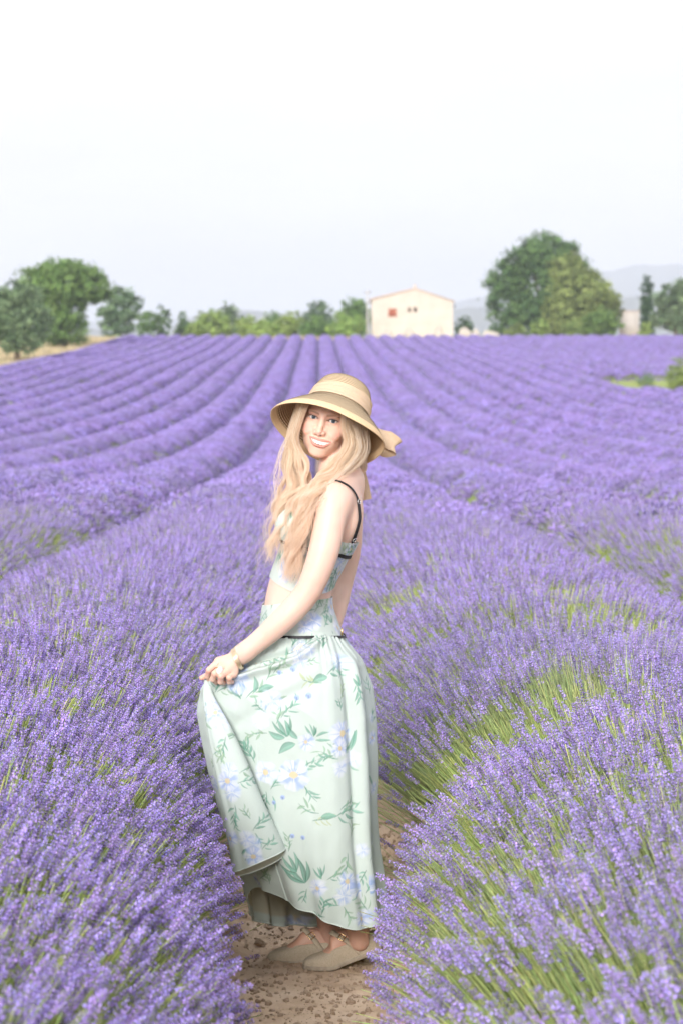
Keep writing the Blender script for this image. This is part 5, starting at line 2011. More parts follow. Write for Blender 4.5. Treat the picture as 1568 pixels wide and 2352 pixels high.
# near side gets more of the columns so that the print stays crisp
ku = np.interp(np.linspace(0, 1, NU, endpoint=False), [0, .72, 1], [-.3, 7.6, M_ - .3]) % M_
i0 = np.floor(ku).astype(int); fu = (ku - i0)[None, :, None]
A, B, C_, D_ = keym[:, (i0 - 1) % M_], keym[:, i0 % M_], keym[:, (i0 + 1) % M_], keym[:, (i0 + 2) % M_]
Gs = .5 * (2 * B + (C_ - A) * fu + (2 * A - 5 * B + 4 * C_ - D_) * fu ** 2 + (3 * B - 3 * C_ + D_ - A) * fu ** 3)
Ns = normals(Gs, True)
if (Ns[:, :, 1] * (Gs[:, :, 1] - Y0)).mean() < 0: Ns = -Ns
t_ = np.linspace(0, 1, NV)[:, None]
uu = ku[None, :]


def fold(centre, width, depth, t0, t1, soft=.12):
    """A ridge (depth > 0) or furrow running down the cloth: centre and width are (t, value) tables in meridian units."""
    c = np.interp(t_, *zip(*centre)); wd = np.interp(t_, *zip(*width))
    d = (uu - c + M_ / 2) % M_ - M_ / 2
    return depth * np.exp(-(d / wd) ** 2) * sstep(t0, t0 + soft, t_) * sstep(t1, t1 - soft, t_)


disp = .0030 * np.sin(uu * 23 + 1.5 * np.sin(uu * 5)) * np.exp(-t_ / .07) + .0022 * np.sin(uu * 13 + 2) * np.exp(-t_ / .16)
disp = disp * sstep(0.005, .02, t_)
# deep vertical pleat at the right, soft ones across the front, drag lines running from the back of the waist to the hand
disp += fold([(0, 1.9), (.3, 1.75), (1, 1.55)], [(0, .16), (1, .22)], -.016, .03, 1.1) + fold([(0, 1.55), (.3, 1.35), (1, 1.2)], [(0, .2), (1, .3)], .014, .05, 1.1)
disp += fold([(0, .95), (1, .75)], [(0, .14), (1, .22)], -.012, .08, 1.1) + fold([(0, .45), (1, .35)], [(0, .2), (1, .25)], .010, .1, 1.1)
disp += fold([(0, 2.4), (1, 2.35)], [(0, .3), (1, .4)], .008, .1, 1.1) + fold([(.2, 3.2), (1, 3.0)], [(0, .3), (1, .5)], -.007, .3, 1.1)
disp += fold([(0, 2.2), (.1, 3.4), (.2, 5.3), (.26, 6.4)], [(0, .2), (.3, .32)], .020, .0, .30, .05) + fold([(0, 2.8), (.08, 4.1), (.16, 5.7), (.22, 6.6)], [(0, .2), (.3, .26)], -.018, .0, .26, .05)
disp += fold([(0, 3.6), (.06, 4.6), (.12, 5.8), (.2, 6.8)], [(0, .18), (.3, .26)], .015, .0, .24, .05) + fold([(.1, 2.0), (.3, 4.4), (.4, 5.6)], [(0, .35), (1, .4)], -.006, .1, .48)
disp += fold([(.2, 6.9), (1, 6.2)], [(0, .2), (1, .4)], -.012, .22, 1.1) + fold([(.2, 7.5), (1, 7.4)], [(0, .2), (1, .3)], .010, .25, 1.1)
far = sstep(7.9, 8.6, uu) * sstep(12.9, 12.3, uu)
disp += far * .016 * np.sin(uu * 9) * sstep(.05, .6, t_)
disp += .0085 * np.sin(uu * 4.6 + .9 * np.sin(uu * 1.7) + .7) * sstep(.32, 1, t_) * np.where((uu > 4.6) & (uu < 7.9), .35, 1)
q3 = Gs * np.array([6.5, 6.5, 3.2])
ridged = lambda v: 1 - 2 * np.abs(v)
disp += .0055 * vnoise(q3) * sstep(.05, .3, t_) + .0024 * ridged(vnoise(Gs * np.array([15, 15, 6]) + 5)) + .0012 * vnoise(Gs * np.array([42, 42, 26]) + 9)
slant = np.stack([Gs[..., 0] * 9 + Gs[..., 2] * 14, Gs[..., 1] * 9, Gs[..., 2] * 5 - Gs[..., 0] * 4], -1)
disp += .0035 * ridged(vnoise(slant + 31)) * sstep(.6, .1, t_)
Gs = Gs + Ns * disp[..., None]
Ns = normals(Gs, True)
if (Ns[:, :, 1] * (Gs[:, :, 1] - Y0)).mean() < 0: Ns = -Ns
nearm = np.broadcast_to((ku < 7.7) | (ku > 12.7), (NV, NU)).ravel() & (Ns.reshape(-1, 3)[:, 1] < .35)
ps = Print(Gs.reshape(-1, 3), Ns.reshape(-1, 3), nearm)
cu = lambda X, Yv: (376.3 + X * .34, 1473.9 + Yv * .34)
MOT = [  # kind, x, y (crop survey), angle, size, extra
    ('f', 690, 885, .5, .046, .28), ('f', 875, 900, 1.2, .060, .50), ('f', 960, 680, .2, .030, .45), ('f', 1205, 620, .8, .052, .42), ('f', 1190, 720, 1.9, .036, .3), ('f', 1405, 650, .3, .026, .5),
    ('n', 730, 400, .5, .044, .38), ('n', 660, 530, 1.5, .036, .22), ('n', 1280, 790, 1.0, .030, .25), ('n', 1190, 860, .2, .030, .3), ('f', 1035, 1665, .7, .034, .35), ('f', 1238, 1620, 2.0, .036, .55),
    ('n', 1370, 1290, 1.5, .038, .6), ('n', 1340, 1410, .6, .026, .4), ('n', 500, 265, .4, .046, .62), ('f', 640, 1610, .9, .030, .5), ('n', 920, 130, .9, .030, .62), ('n', 990, 60, .9, .024, .6), ('n', 1180, 130, .2, .034, .45),
    ('f', 1330, 1870, .2, .034, .5), ('n', 1215, 1720, 1.2, .034, .65), ('f', 450, 1320, .3, .028, .5), ('n', 350, 960, .6, .026, .6), ('n', 1410, 990, .2, .024, .4), ('n', 1400, 520, .1, .018, .3),
    ('s', 360, 340, .3, 1.0, 0), ('s', 345, 345, 1.4, .9, 0), ('t', 520, 375, 2.0, 1.1, 0), ('s', 555, 385, .6, 1.2, 0), ('L', 612, 345, 1.55, .046, .008), ('L', 640, 335, .25, .050, .010), ('s', 690, 265, 1.0, 1.1, 0), ('s', 740, 215, .7, .9, .3),
    ('s', 650, 150, .2, 1.0, 0), ('s', 760, 120, .5, 1.0, 0), ('s', 860, 45, 1.3, .9, 0), ('s', 1070, 50, 1.6, .9, 0), ('s', 900, 60, .5, 1.0, 0), ('s', 940, 150, .3, .8, 0),
    ('s', 760, 560, 1.5, 1.3, 0), ('s', 790, 520, .8, 1.2, 0), ('s', 700, 480, 2.4, 1.0, 0), ('t', 835, 640, 1.9, 1.5, 0), ('L', 905, 655, 2.3, .050, .0085), ('L', 820, 650, 2.8, .05, .010), ('L', 890, 690, 3.7, .056, .012),
    ('s', 700, 620, 3.3, 1.0, .3), ('t', 1005, 640, 1.7, .9, 0), ('L', 1030, 640, .3, .040, .004), ('L', 1025, 665, .0, .045, .004), ('s', 1100, 680, 5.9, 1.0, .2), ('L', 1300, 590, 4.3, .070, .006), ('L', 1285, 600, 4.5, .060, .005),
    ('s', 1180, 790, 2.7, 1.0, 0), ('s', 1150, 770, 3.4, .9, 0), ('s', 1215, 770, 1.0, .9, 0), ('L', 1240, 770, 5.3, .050, .0025), ('s', 920, 880, .6, 1.1, 0), ('s', 940, 960, 5.4, 1.1, 0), ('s', 690, 1010, 4.6, 1.0, 0), ('s', 720, 1000, 1.0, .9, 0),
    ('s', 620, 820, 2.1, 1.2, 0), ('s', 590, 770, 2.2, .8, 0), ('L', 545, 730, 1.7, .03, .006), ('L', 735, 1040, 4.9, .045, .003), ('s', 1050, 1160, 2.7, 1.2, .25), ('L', 1060, 1185, .1, .045, .010), ('s', 1150, 1190, .3, 1.2, 0), ('s', 1190, 1140, .4, 1.0, .2), ('s', 1000, 1210, .1, 1.0, .8),
    ('t', 950, 1630, 2.1, 1.7, 0), ('t', 900, 1560, 2.2, 1.5, 0), ('s', 840, 1420, 1.6, .9, .2), ('s', 965, 1670, 4.4, .8, 0), ('t', 1060, 1600, 1.8, .9, 0), ('s', 1100, 1610, .3, 1.0, 0), ('s', 1190, 1780, 3.0, 1.0, 0), ('s', 1215, 1790, 5.2, 1.0, 0),
    ('s', 1060, 1850, 1.4, 1.0, 0), ('s', 1090, 1860, 3.3, .7, 0), ('s', 1260, 1330, 1.3, 1.2, .35), ('s', 1240, 1420, 4.5, 1.2, 0), ('s', 1390, 1480, .6, 1.0, .5), ('s', 1370, 1540, 4.2, .9, 0), ('L', 1390, 900, 4.0, .05, .0022), ('L', 1385, 900, 5.2, .05, .004),
    ('s', 1290, 270, 5.0, .9, 0), ('t', 1320, 300, 1.8, .9, 0), ('s', 1100, 230, .6, 1.1, 0), ('s', 1180, 250, 1.4, .9, 0), ('s', 1070, 280, 3.0, 1.1, .8), ('L', 1105, 240, 3.5, .045, .012), ('s', 1390, 360, 2.0, .9, 0), ('t', 1400, 540, .9, 1.0, 0), ('s', 1410, 470, 1.2, .8, 0),
    ('s', 1195, 470, 1.9, .8, 0), ('s', 1190, 400, 1.2, .9, .5), ('L', 385, 1015, 1.5, .04, .008), ('s', 420, 1200, 5.0, .9, 0), ('s', 490, 1430, 4.6, .9, 0), ('s', 330, 850, 1.5, .6, .4), ('s', 720, 1640, 2.0, .9, .2), ('s', 650, 1600, 1.0, .9, .3), ('s', 1360, 1700, 1.0, .8, 0), ('s', 1390, 1830, 2.2, .9, 0),
    ('d', 782, 210, 0, .0065, 0), ('d', 872, 186, 0, .0080, 0), ('d', 898, 376, 0, .0080, 0), ('d', 978, 367, 0, .0085, 0), ('d', 745, 1086, 0, .006, 0), ('d', 803, 1052, 0, .0065, 0), ('d', 867, 1314, 0, .0065, 0), ('d', 938, 1325, 0, .0065, 0),
]


def draw(pr_, mots):
    for pas in ('s', 't', 'L', 'n', 'f', 'd'):
        for kind, X, Yv, a_, s_, e_ in mots:
            if kind != pas: continue
            fr = pr_.frame(*cu(X, Yv), .13)
            if fr is None: continue
            if kind == 's': pr_.sprig(fr, 0, 0, a_, s_, 5, e_)
            elif kind == 't': pr_.tuft(fr, 0, 0, a_, s_)
            elif kind == 'L': pr_.leaf(fr, 0, 0, a_, s_, e_)
            elif kind == 'n': pr_.flower(fr, 0, 0, s_, e_, 0, a_, alpha=.62)
            elif kind == 'f': pr_.flower(fr, 0, 0, s_, e_, .24, a_)
            else: pr_.dot(fr, 0, 0, s_)


draw(ps, MOT)
farv = np.nonzero(~nearm)[0]
for i in np.random.default_rng(8).choice(farv, 60, replace=False):
    fr = ps.frame_at(i, .10); ps.sprig(fr, 0, 0, rs.uniform(0, 6.28), 1.1); ps.flower(fr, .01, .01, rs.uniform(.03, .05), .5)
mb = MB(); mb.grid(Gs, True, ps.c)
pobj('panel', mb, m_cloth, skirt, colors=True)
# inside: lining with a printed hem facing
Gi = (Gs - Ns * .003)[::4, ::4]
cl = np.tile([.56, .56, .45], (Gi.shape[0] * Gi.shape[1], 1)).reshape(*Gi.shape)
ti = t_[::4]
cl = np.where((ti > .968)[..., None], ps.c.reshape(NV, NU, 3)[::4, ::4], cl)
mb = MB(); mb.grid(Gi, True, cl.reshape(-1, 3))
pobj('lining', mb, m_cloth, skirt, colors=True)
mb = MB(); mb.tube(np.concatenate([Gs[-1] - Ns[-1] * .0015, Gs[-1][:1] - Ns[-1][:1] * .0015])[::3], .0024, 5, False)
pobj('hem', mb, mat_plain('mint_hem', MINT, 0.7), skirt)

# the lifted fold: a roll of cloth hanging from the hand, open at its lower end
FE = [  # left edge, right edge (image survey), depth of edges, bulge
    ((470, 1562), (480, 1562), -.155, .004), ((466, 1600), (497, 1605), -.165, .012), ((474, 1660), (527, 1660), -.185, .022), ((487, 1730), (563, 1735), -.195, .034),
    ((503, 1810), (598, 1820), -.195, .044), ((519, 1890), (632, 1890), -.188, .052), ((531, 1950), (651, 1930), -.180, .056), ((537, 2000), (658, 1946), -.175, .058)]
le = catmull([np.concatenate([w(*a, d), [b_]]) for a, _, d, b_ in FE], 240)
re = catmull([np.concatenate([w(*a, d - .004), [b_]]) for _, a, d, b_ in FE], 240)
th_ = np.linspace(-.42, 1.18, 190)                      # across, past the right edge the cloth rolls under
s_ = (1 - np.cos(np.clip(th_, 0, 1) * np.pi)) / 2
Gf = le[:, None, :3] * (1 - s_)[None, :, None] + re[:, None, :3] * s_[None, :, None]
bul = np.sin(np.clip(th_, 0, 1) * np.pi) ** .8
# both rims turn back behind the roll
back = np.where(th_ > 1, (th_ - 1) / .18, 0) + np.where(th_ < 0, -th_ / .42, 0)
wid = (re[:, 0] - le[:, 0])[:, None]
Gf[..., 1] -= le[:, None, 3] * bul[None] - np.abs(back)[None] * le[:, None, 3] * .9
Gf[..., 0] += np.where(th_ > 1, -1, 0)[None] * np.abs(back)[None] * wid * .22 + np.where(th_ < 0, 1, 0)[None] * np.abs(back)[None] * wid * .25
tf = np.linspace(0, 1, 240)[:, None]
Nf = normals(Gf, False)
if Nf[:, 60:140, 1].mean() > 0: Nf = -Nf
Gf = Gf + Nf * (.004 * np.sin(th_ * 9 + 1)[None] * tf + .0022 * vnoise(Gf * np.array([22, 22, 7])) + .005 * np.exp(-((th_[None] - .18 - .1 * tf) / .06) ** 2) * -tf)[..., None]
Nf = normals(Gf, False)
if Nf[:, 60:140, 1].mean() > 0: Nf = -Nf
pf = Print(Gf.reshape(-1, 3), Nf.reshape(-1, 3), np.broadcast_to((th_ > -.1) & (th_ < 1.05), Gf.shape[:2]).ravel())
draw(pf, [('f', 352, 480, .6, .040, .45), ('n', 390, 545, 1.2, .038, .35), ('n', 330, 420, .4, .028, .4), ('f', 432, 940, .4, .040, .55), ('n', 440, 880, .9, .034, .5), ('n', 460, 1020, .2, .034, .5), ('f', 610, 1450, 1.4, .038, .6), ('n', 600, 1370, .4, .034, .6), ('n', 560, 1330, .4, .03, .4),
          ('s', 280, 400, 4.6, 1.3, 0), ('L', 285, 400, 4.6, .07, .003), ('s', 420, 640, 4.4, .9, 0), ('s', 400, 700, 4.6, 1.0, .3), ('s', 480, 640, 1.2, .8, 0), ('s', 510, 890, .3, 1.0, 0), ('s', 500, 960, .2, .9, 0), ('s', 480, 1100, 4.6, 1.0, 0), ('s', 600, 1280, .8, 1.1, 0), ('s', 620, 1290, 5.2, .9, 0),
          ('s', 660, 1410, .6, .9, 0), ('s', 590, 1200, 2.2, .8, 0), ('s', 390, 820, 1.8, .8, .4), ('s', 470, 1160, 4.9, .8, 0), ('t', 560, 1400, 4.4, .8, 0), ('f', 450, 1330, .2, .03, .5), ('s', 430, 1210, 1.7, .8, 0)])
mb = MB(); mb.grid(Gf, False, pf.c)
pobj('lifted_fold', mb, m_cloth, skirt, colors=True)
rim = Gf[-1, 45:172]
drop = np.sin(np.linspace(0, 1, len(rim)) * np.pi) ** .7
v_ = np.linspace(0, 1, 8)[:, None, None]
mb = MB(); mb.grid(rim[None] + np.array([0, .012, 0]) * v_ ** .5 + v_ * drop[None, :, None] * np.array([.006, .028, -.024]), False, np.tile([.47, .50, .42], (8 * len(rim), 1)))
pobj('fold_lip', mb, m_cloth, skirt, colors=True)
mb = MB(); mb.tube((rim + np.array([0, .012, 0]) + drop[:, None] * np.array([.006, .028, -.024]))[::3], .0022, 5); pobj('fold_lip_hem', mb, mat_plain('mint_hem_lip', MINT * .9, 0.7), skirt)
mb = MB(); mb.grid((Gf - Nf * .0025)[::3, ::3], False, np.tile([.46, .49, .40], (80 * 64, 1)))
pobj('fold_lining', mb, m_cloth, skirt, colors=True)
mb = MB(); mb.tube((Gf[-1] - Nf[-1] * .0012)[::3], .0026, 5); pobj('fold_hem', mb, mat_plain('mint_hem_fold', MINT * .95, 0.7), skirt)

# ------------------------------------------------------------------ bangles, ring
wv = w(575, 1487, -.172) - w(545, 1512, -.166); wv /= np.linalg.norm(wv)
e1 = np.cross(wv, [0, 1, 0]); e1 /= np.linalg.norm(e1); e2 = np.cross(wv, e1)
a = np.linspace(0, 2 * np.pi, 49)
m_bangle = mat_plain('pale_gold', (.88, .72, .50), 0.34, 0.85)
for k in range(5):
    c = w(543.5 + k * 1.5, 1515.5 - k * 1.15, -.168)
    tl = e1 * (.0300 + .0004 * (k % 2)) ; tv = e2 * .0330
    sl = wv * (.0075 + .0015 * (k - 2))
    pts = c + np.cos(a)[:, None] * tl + np.sin(a)[:, None] * tv + np.sin(a + .5 + .12 * k)[:, None] * sl * .4 + np.cos(a)[:, None] * wv * .006
    mb = MB(); mb.tube(pts, .0016, 7, False)
    pobj('bangle', mb, m_bangle)
ringc = FING['m'][0][0] * .42 + FING['m'][0][1] * .58
fd = FING['m'][0][1] - FING['m'][0][0]; fd /= np.linalg.norm(fd)
r1 = np.cross(fd, [0, 0, 1.0]); r1 /= np.linalg.norm(r1); r2 = np.cross(fd, r1)
if r1[1] > 0: r1 = -r1
mb = MB(); mb.tube(ringc + .0104 * (np.cos(a)[:, None] * r1 + np.sin(a)[:, None] * r2), .0014, 7, False)
ring = pobj('ring', mb, m_gold)
bm = bmesh.new(); bmesh.ops.create_icosphere(bm, subdivisions=4, radius=1)
sc_ = ringc + r1 * .0135 + np.array([-.004, 0, .001])
for v_ in bm.verts:
    q = np.array(v_.co)
    v_.co = Vector(sc_ + q[0] * fd * .0125 + q[1] * np.cross(r1, fd) * .0105 + q[2] * r1 * .0058)
me = bpy.data.meshes.new('stone'); bm.to_mesh(me); bm.free()
me.polygons.foreach_set('use_smooth', np.ones(len(me.polygons), bool))
obj('stone', me, mat_noise('milky_stone', (.74, .75, .73), (.90, .90, .88), 120, 0.12, 0, spec=.5), ring)

# ------------------------------------------------------------------ shoes
m_linen, nt, b = new_mat('beige_linen')
tc = nt.nodes.new('ShaderNodeTexCoord')
n1 = nt.nodes.new('ShaderNodeTexNoise'); n1.inputs['Scale'].default_value = 260; n1.inputs['Detail'].default_value = 3
r1_ = nt.nodes.new('ShaderNodeValToRGB')
r1_.color_ramp.elements[0].position = .3; r1_.color_ramp.elements[0].color = (.43, .36, .265, 1)
r1_.color_ramp.elements[1].position = .7; r1_.color_ramp.elements[1].color = (.52, .44, .335, 1)
nt.links.new(tc.outputs['Object'], n1.inputs['Vector']); nt.links.new(n1.outputs['Fac'], r1_.inputs['Fac']); nt.links.new(r1_.outputs['Color'], b.inputs['Base Color'])
b.inputs['Roughness'].default_value = .9; b.inputs['Specular IOR Level'].default_value = .1
bp = nt.nodes.new('ShaderNodeBump'); bp.inputs['Strength'].default_value = .5; bp.inputs['Distance'].default_value = .0008
nt.links.new(n1.outputs['Fac'], bp.inputs['Height']); nt.links.new(bp.outputs['Normal'], b.inputs['Normal'])
m_sole = mat_noise('shoe_sole', (.30, .25, .19), (.44, .38, .30), 60, .85, .3, 200, .15, bdist=.001)
m_thread = mat_plain('pale_thread', (.62, .54, .43), .8)
SL = .243


def shoe(name, toe_ground, heading, lift, label_part):
    """Mary Jane: toe_ground = world point under the toe tip, heading = direction heel->toe, lift = heel raise angle."""
    fx = np.array([math.cos(heading), math.sin(heading), 0]); fy = np.array([-fx[1], fx[0], 0])
    xb = .160

    def bend(p_):
        p_ = np.asarray(p_, float).copy()
        x, z = p_[..., 0].copy(), p_[..., 2].copy()
        an = lift * sstep(xb + .015, xb - .03, x)
        dx = x - xb
        p_[..., 0] = xb + dx * np.cos(an) + z * np.sin(an) * -1 * -1
        p_[..., 2] = z * np.cos(an) - dx * np.sin(an)
        return p_

    def place(p_):
        q = bend(p_)
        return toe_ground + (q[..., 0:1] - SL) * fx + q[..., 1:2] * fy + q[..., 2:3] * np.array([0, 0, 1.0])
    root = empty(name); root.parent = person; root.location = tuple(-PO)
    s_ = (1 - np.cos(np.linspace(0, np.pi, 90))) / 2
    x = s_ * SL
    hw = np.interp(x, [0, .006, .02, .05, .09, .13, .165, .195, .215, .232, .240, SL], [0, .016, .027, .0315, .029, .034, .0405, .0385, .0335, .0225, .0135, 0])
    top = np.interp(x, [0, .03, .07, .11, .14, .165, .19, .215, .235, SL], [.060, .058, .070, .075, .066, .054, .044, .036, .026, .012])
    tl = np.interp(x, [0, .02, .05, .09, .13, .155, .168, .176, .184, SL], [.064, .058, .048, .045, .046, .048, .050, .052, 1, 1])
    NVs = 26

    def half(sd, off):
        v = np.linspace(0, 1, NVs)[None]
        X_ = np.repeat(x[:, None], NVs, 1)
        full_ = tl[:, None] >= top[:, None] * .999
        am = np.where(full_, np.pi / 2, np.arcsin(np.clip((tl / top)[:, None], 0, 1)))
        th = v * am
        cy = np.cos(th) ** .72; cz = np.sin(th) ** .80
        wv_ = (hw[:, None] + off) * cy * (1 + .06 * np.sin(th * 2))
        zv = .010 + (top[:, None] - .010 + off) * cz
        return np.stack([X_, sd * wv_, zv], -1)
    mb = MB()
    for off in (.0015, -.0008):
        for sd in (-1, 1):
            mb.grid(place(half(sd, off)))
    pobj('upper', mb, m_linen, root)
    edge = np.concatenate([half(1, .0006)[4:, -1], half(-1, .0006)[4:, -1][::-1]])
    e1_ = half(1, .0006)[:, -1]; e2_ = half(-1, .0006)[:, -1]
    k = np.nonzero(tl < top * .999)[0]
    lp = np.concatenate([e1_[k], e2_[k][::-1], e1_[k][:1]])
    mb = MB(); mb.tube(place(lp), .0022, 6, False); pobj('binding', mb, m_linen, root)
    lp2 = lp.copy(); lp2[:, 2] -= .006; lp2[:, 1] *= 1.07
    mb = MB(); mb.tube(place(lp2), .0006, 4, False); pobj('stitching', mb, m_thread, root)
    # sole with rim
    ol = np.concatenate([np.stack([x, hw + .003], -1), np.stack([x, -hw - .003], -1)[::-1][1:-1]])
    mb = MB()
    G = np.stack([np.stack([ol[:, 0], ol[:, 1] * f_, np.full(len(ol), z_)], -1) for z_, f_ in ((.0, .96), (.003, 1.0), (.010, 1.0), (.0125, .97))])
    mb.grid(place(G), True)
    cen = np.stack([ol[:, 0], ol[:, 1] * 0, np.full(len(ol), 0)], -1)
    mb.grid(place(np.stack([G[0], cen])), True)
    mb.grid(place(np.stack([G[-1], cen + [0, 0, .0125]])), True)
    pobj('sole', mb, m_sole, root)
    # foot skin inside the shoe
    th = np.linspace(0, np.pi, 24)[None]
    ftop = np.interp(x, [0, .02, .05, .08, .105, .135, .16, .185, .21, .235, SL], [.05, .06, .085, .100, .098, .086, .066, .049, .036, .022, .010])
    G = np.stack([np.repeat(x[:, None], 24, 1), (hw[:, None] - .002) * np.cos(th) * (np.abs(np.cos(th)) + 1e-6) ** -.28, .010 + (ftop[:, None] - .012) * np.sin(th) ** .80], -1)
    mb = MB(); mb.grid(place(G), False, np.tile(SKIN * [.82, .66, .58], (G.shape[0] * 24, 1)))  # foot darkened too, shade under the hem painted into its skin
    pobj('foot', mb, m_skin, root, colors=True)
    # strap and buckle
    hs = float(np.interp(.085, x, hw))
    sp_ = catmull([(.070, -hs - .0035, .020), (.078, -hs - .0045, .040), (.096, -hs * .88, .068), (.116, -hs * .50, .090), (.126, 0, .0985), (.116, hs * .50, .090), (.096, hs * .88, .068), (.078, hs + .0045, .040), (.070, hs + .0035, .020)], 40)
    wp = place(sp_)
    cenl = place(np.array([[.095, 0, .035]]))[0]
    nn = wp - cenl; nn /= np.linalg.norm(nn, axis=1, keepdims=True)
    pobj('strap', ribbon(wp, nn, .0155, .0013), m_linen, root)
    ib = 27 if fy[1] < 0 else 12
    T = wp[ib + 1] - wp[ib - 1]; T /= np.linalg.norm(T); S_ = np.cross(T, nn[ib])
    cb_ = wp[ib] + nn[ib] * .0035
    cor = [cb_ + T * u_ * .0085 + S_ * v_ * .0115 for u_, v_ in ((-1, -1), (1, -1), (1, 1), (-1, 1), (-1, -1))]
    pts = np.concatenate([np.linspace(cor[i], cor[i + 1], 6, endpoint=False) for i in range(4)] + [[cor[0]]])
    mb = MB(); mb.tube(pts, .0013, 6, False); mb.tube([cb_ - T * .0085, cb_ + T * .009], .0009, 5)
    pobj('buckle', mb, m_gold, root)
    return root


gzf = lambda p_: float(ground_z(p_[0], p_[1]))
tn = P(695, 2232, 6.955); tn[2] = gzf(tn) + .001
shoe('shoe', tn, math.pi + R(7), R(19), '')
tf_ = P(613, 2213, 7.085); tf_[2] = gzf(tf_) + .001
shoe('shoe', tf_, math.pi - R(3), R(5), '')

# ------------------------------------------------------------------ hat
m_straw_hat, nt, b = new_mat('woven_straw')
at_ = nt.nodes.new('ShaderNodeAttribute'); at_.attribute_name = 'col'
tc = nt.nodes.new('ShaderNodeTexCoord')
n1 = nt.nodes.new('ShaderNodeTexNoise'); n1.inputs['Scale'].default_value = 420; n1.inputs['Detail'].default_value = 2
mr = nt.nodes.new('ShaderNodeMapRange'); mr.inputs['To Min'].default_value = .72; mr.inputs['To Max'].default_value = 1.28
mx = nt.nodes.new('ShaderNodeMix'); mx.data_type = 'RGBA'; mx.blend_type = 'MULTIPLY'; mx.inputs['Factor'].default_value = 1
nt.links.new(tc.outputs['Object'], n1.inputs['Vector']); nt.links.new(n1.outputs['Fac'], mr.inputs['Value'])
nt.links.new(at_.outputs['Color'], mx.inputs['A']); nt.links.new(mr.outputs[0], mx.inputs['B']); nt.links.new(mx.outputs['Result'], b.inputs['Base Color'])
b.inputs['Roughness'].default_value = .75; b.inputs['Specular IOR Level'].default_value = .2
tr = nt.nodes.new('ShaderNodeBsdfTranslucent'); ms = nt.nodes.new('ShaderNodeMixShader'); ms.inputs['Fac'].default_value = .15
nt.links.new(mx.outputs['Result'], tr.inputs['Color']); nt.links.new(b.outputs['BSDF'], ms.inputs[1]); nt.links.new(tr.outputs['BSDF'], ms.inputs[2])
nt.links.new(ms.outputs[0], nt.nodes['Material Output'].inputs['Surface'])
STRAW = np.array([.68, .53, .345])


def hat_frame():
    ya, pi_, ro = R(0), R(-26), R(21)
    pit = np.array([[1, 0, 0], [0, math.cos(pi_), -math.sin(pi_)], [0, math.sin(pi_), math.cos(pi_)]])
    rol = np.array([[math.cos(ro), math.sin(ro), 0], [-math.sin(ro), math.cos(ro), 0], [0, 0, 1]])
    B = np.array([[1, 0, 0], [0, 0, -1], [0, 1, 0.0]])
    return B @ rol @ pit


HATR = hat_frame(); HATC = w(774, 944, .004)


def hat2w(v): return HATC + np.asarray(v, float) @ HATR.T


# the skull stays inside the crown
co = np.empty(len(bme.vertices) * 3, np.float32); bme.vertices.foreach_get('co', co); co = co.reshape(-1, 3) + PO
q = (co - HATC) @ HATR
rr_ = np.hypot(q[:, 0], q[:, 2]); rmax = np.interp(q[:, 1], [-.03, 0, .018, .040, .062, .082], [.2, .088, .0865, .0825, .0765, .066])
over_ = (q[:, 1] > -.03) & (co[:, 2] > HC[2] - .05) & (rr_ > rmax)
k_ = np.where(over_, rmax / np.maximum(rr_, 1e-6), 1)
q[:, 0] *= k_; q[:, 2] *= k_; q[:, 1] = np.where(co[:, 2] > HC[2] - .05, np.minimum(q[:, 1], .088), q[:, 1])
bme.vertices.foreach_set('co', ((HATC + q @ HATR.T) - PO).astype(np.float32).ravel()); bme.update()

hat = empty('hat'); hat.parent = person; hat.location = tuple(-PO)
NA = 200
an = np.linspace(0, 2 * np.pi, NA, endpoint=False)          # 0 = image right, -pi/2 .. towards viewer handled below


def revolve(prof, ridge, n, wob=None):
    """prof (radius, height) resampled; coils of plait as ridges along the profile."""
    c = catmull(np.array(prof), n)
    s = np.concatenate([[0], np.cumsum(np.linalg.norm(np.diff(c, axis=0), axis=1))])
    T = np.gradient(c, axis=0); T /= np.linalg.norm(T, axis=1, keepdims=True)
    Np = np.stack([T[:, 1], -T[:, 0]], -1)
    ph = (s / ridge) % 1
    saw = ph - .5
    c = c + Np * (.0009 * saw)[:, None] * -1
    G = np.stack([c[:, :1] * np.cos(an)[None], np.repeat(c[:, 1:], NA, 1), c[:, :1] * np.sin(an)[None]], -1)
    if wob is not None: G = wob(G)
    dark = np.exp(-((ph - .02) / .16) ** 2) + np.exp(-((ph - .98) / .16) ** 2)
    col = STRAW[None] * (1.10 - .82 * np.clip(dark, 0, 1))[:, None]
    return G, np.repeat(col[:, None], NA, 1).reshape(-1, 3)


def wob(G):
    """Soft brim: dips behind, lifts at the sides, with slow waves."""
    r = np.hypot(G[..., 0], G[..., 2]); a = np.arctan2(G[..., 2], G[..., 0])
    k = np.clip((r - .094) / .084, 0, 1) ** 1.4
    dy = k * (.006 * np.sin(2 * a + .6) + .004 * np.sin(3 * a + 2.0) - .018 * np.clip(-np.sin(a), 0, 1) - .024 * np.clip(np.sin(a), 0, 1) - .010 * np.clip(-np.cos(a), 0, 1) + .010 * np.clip(np.sin(a), 0, 1) * np.clip(np.cos(a + .3) * -1, 0, 1))
    G = G.copy(); G[..., 1] += dy; G[..., 0] -= .007 * k
    return G


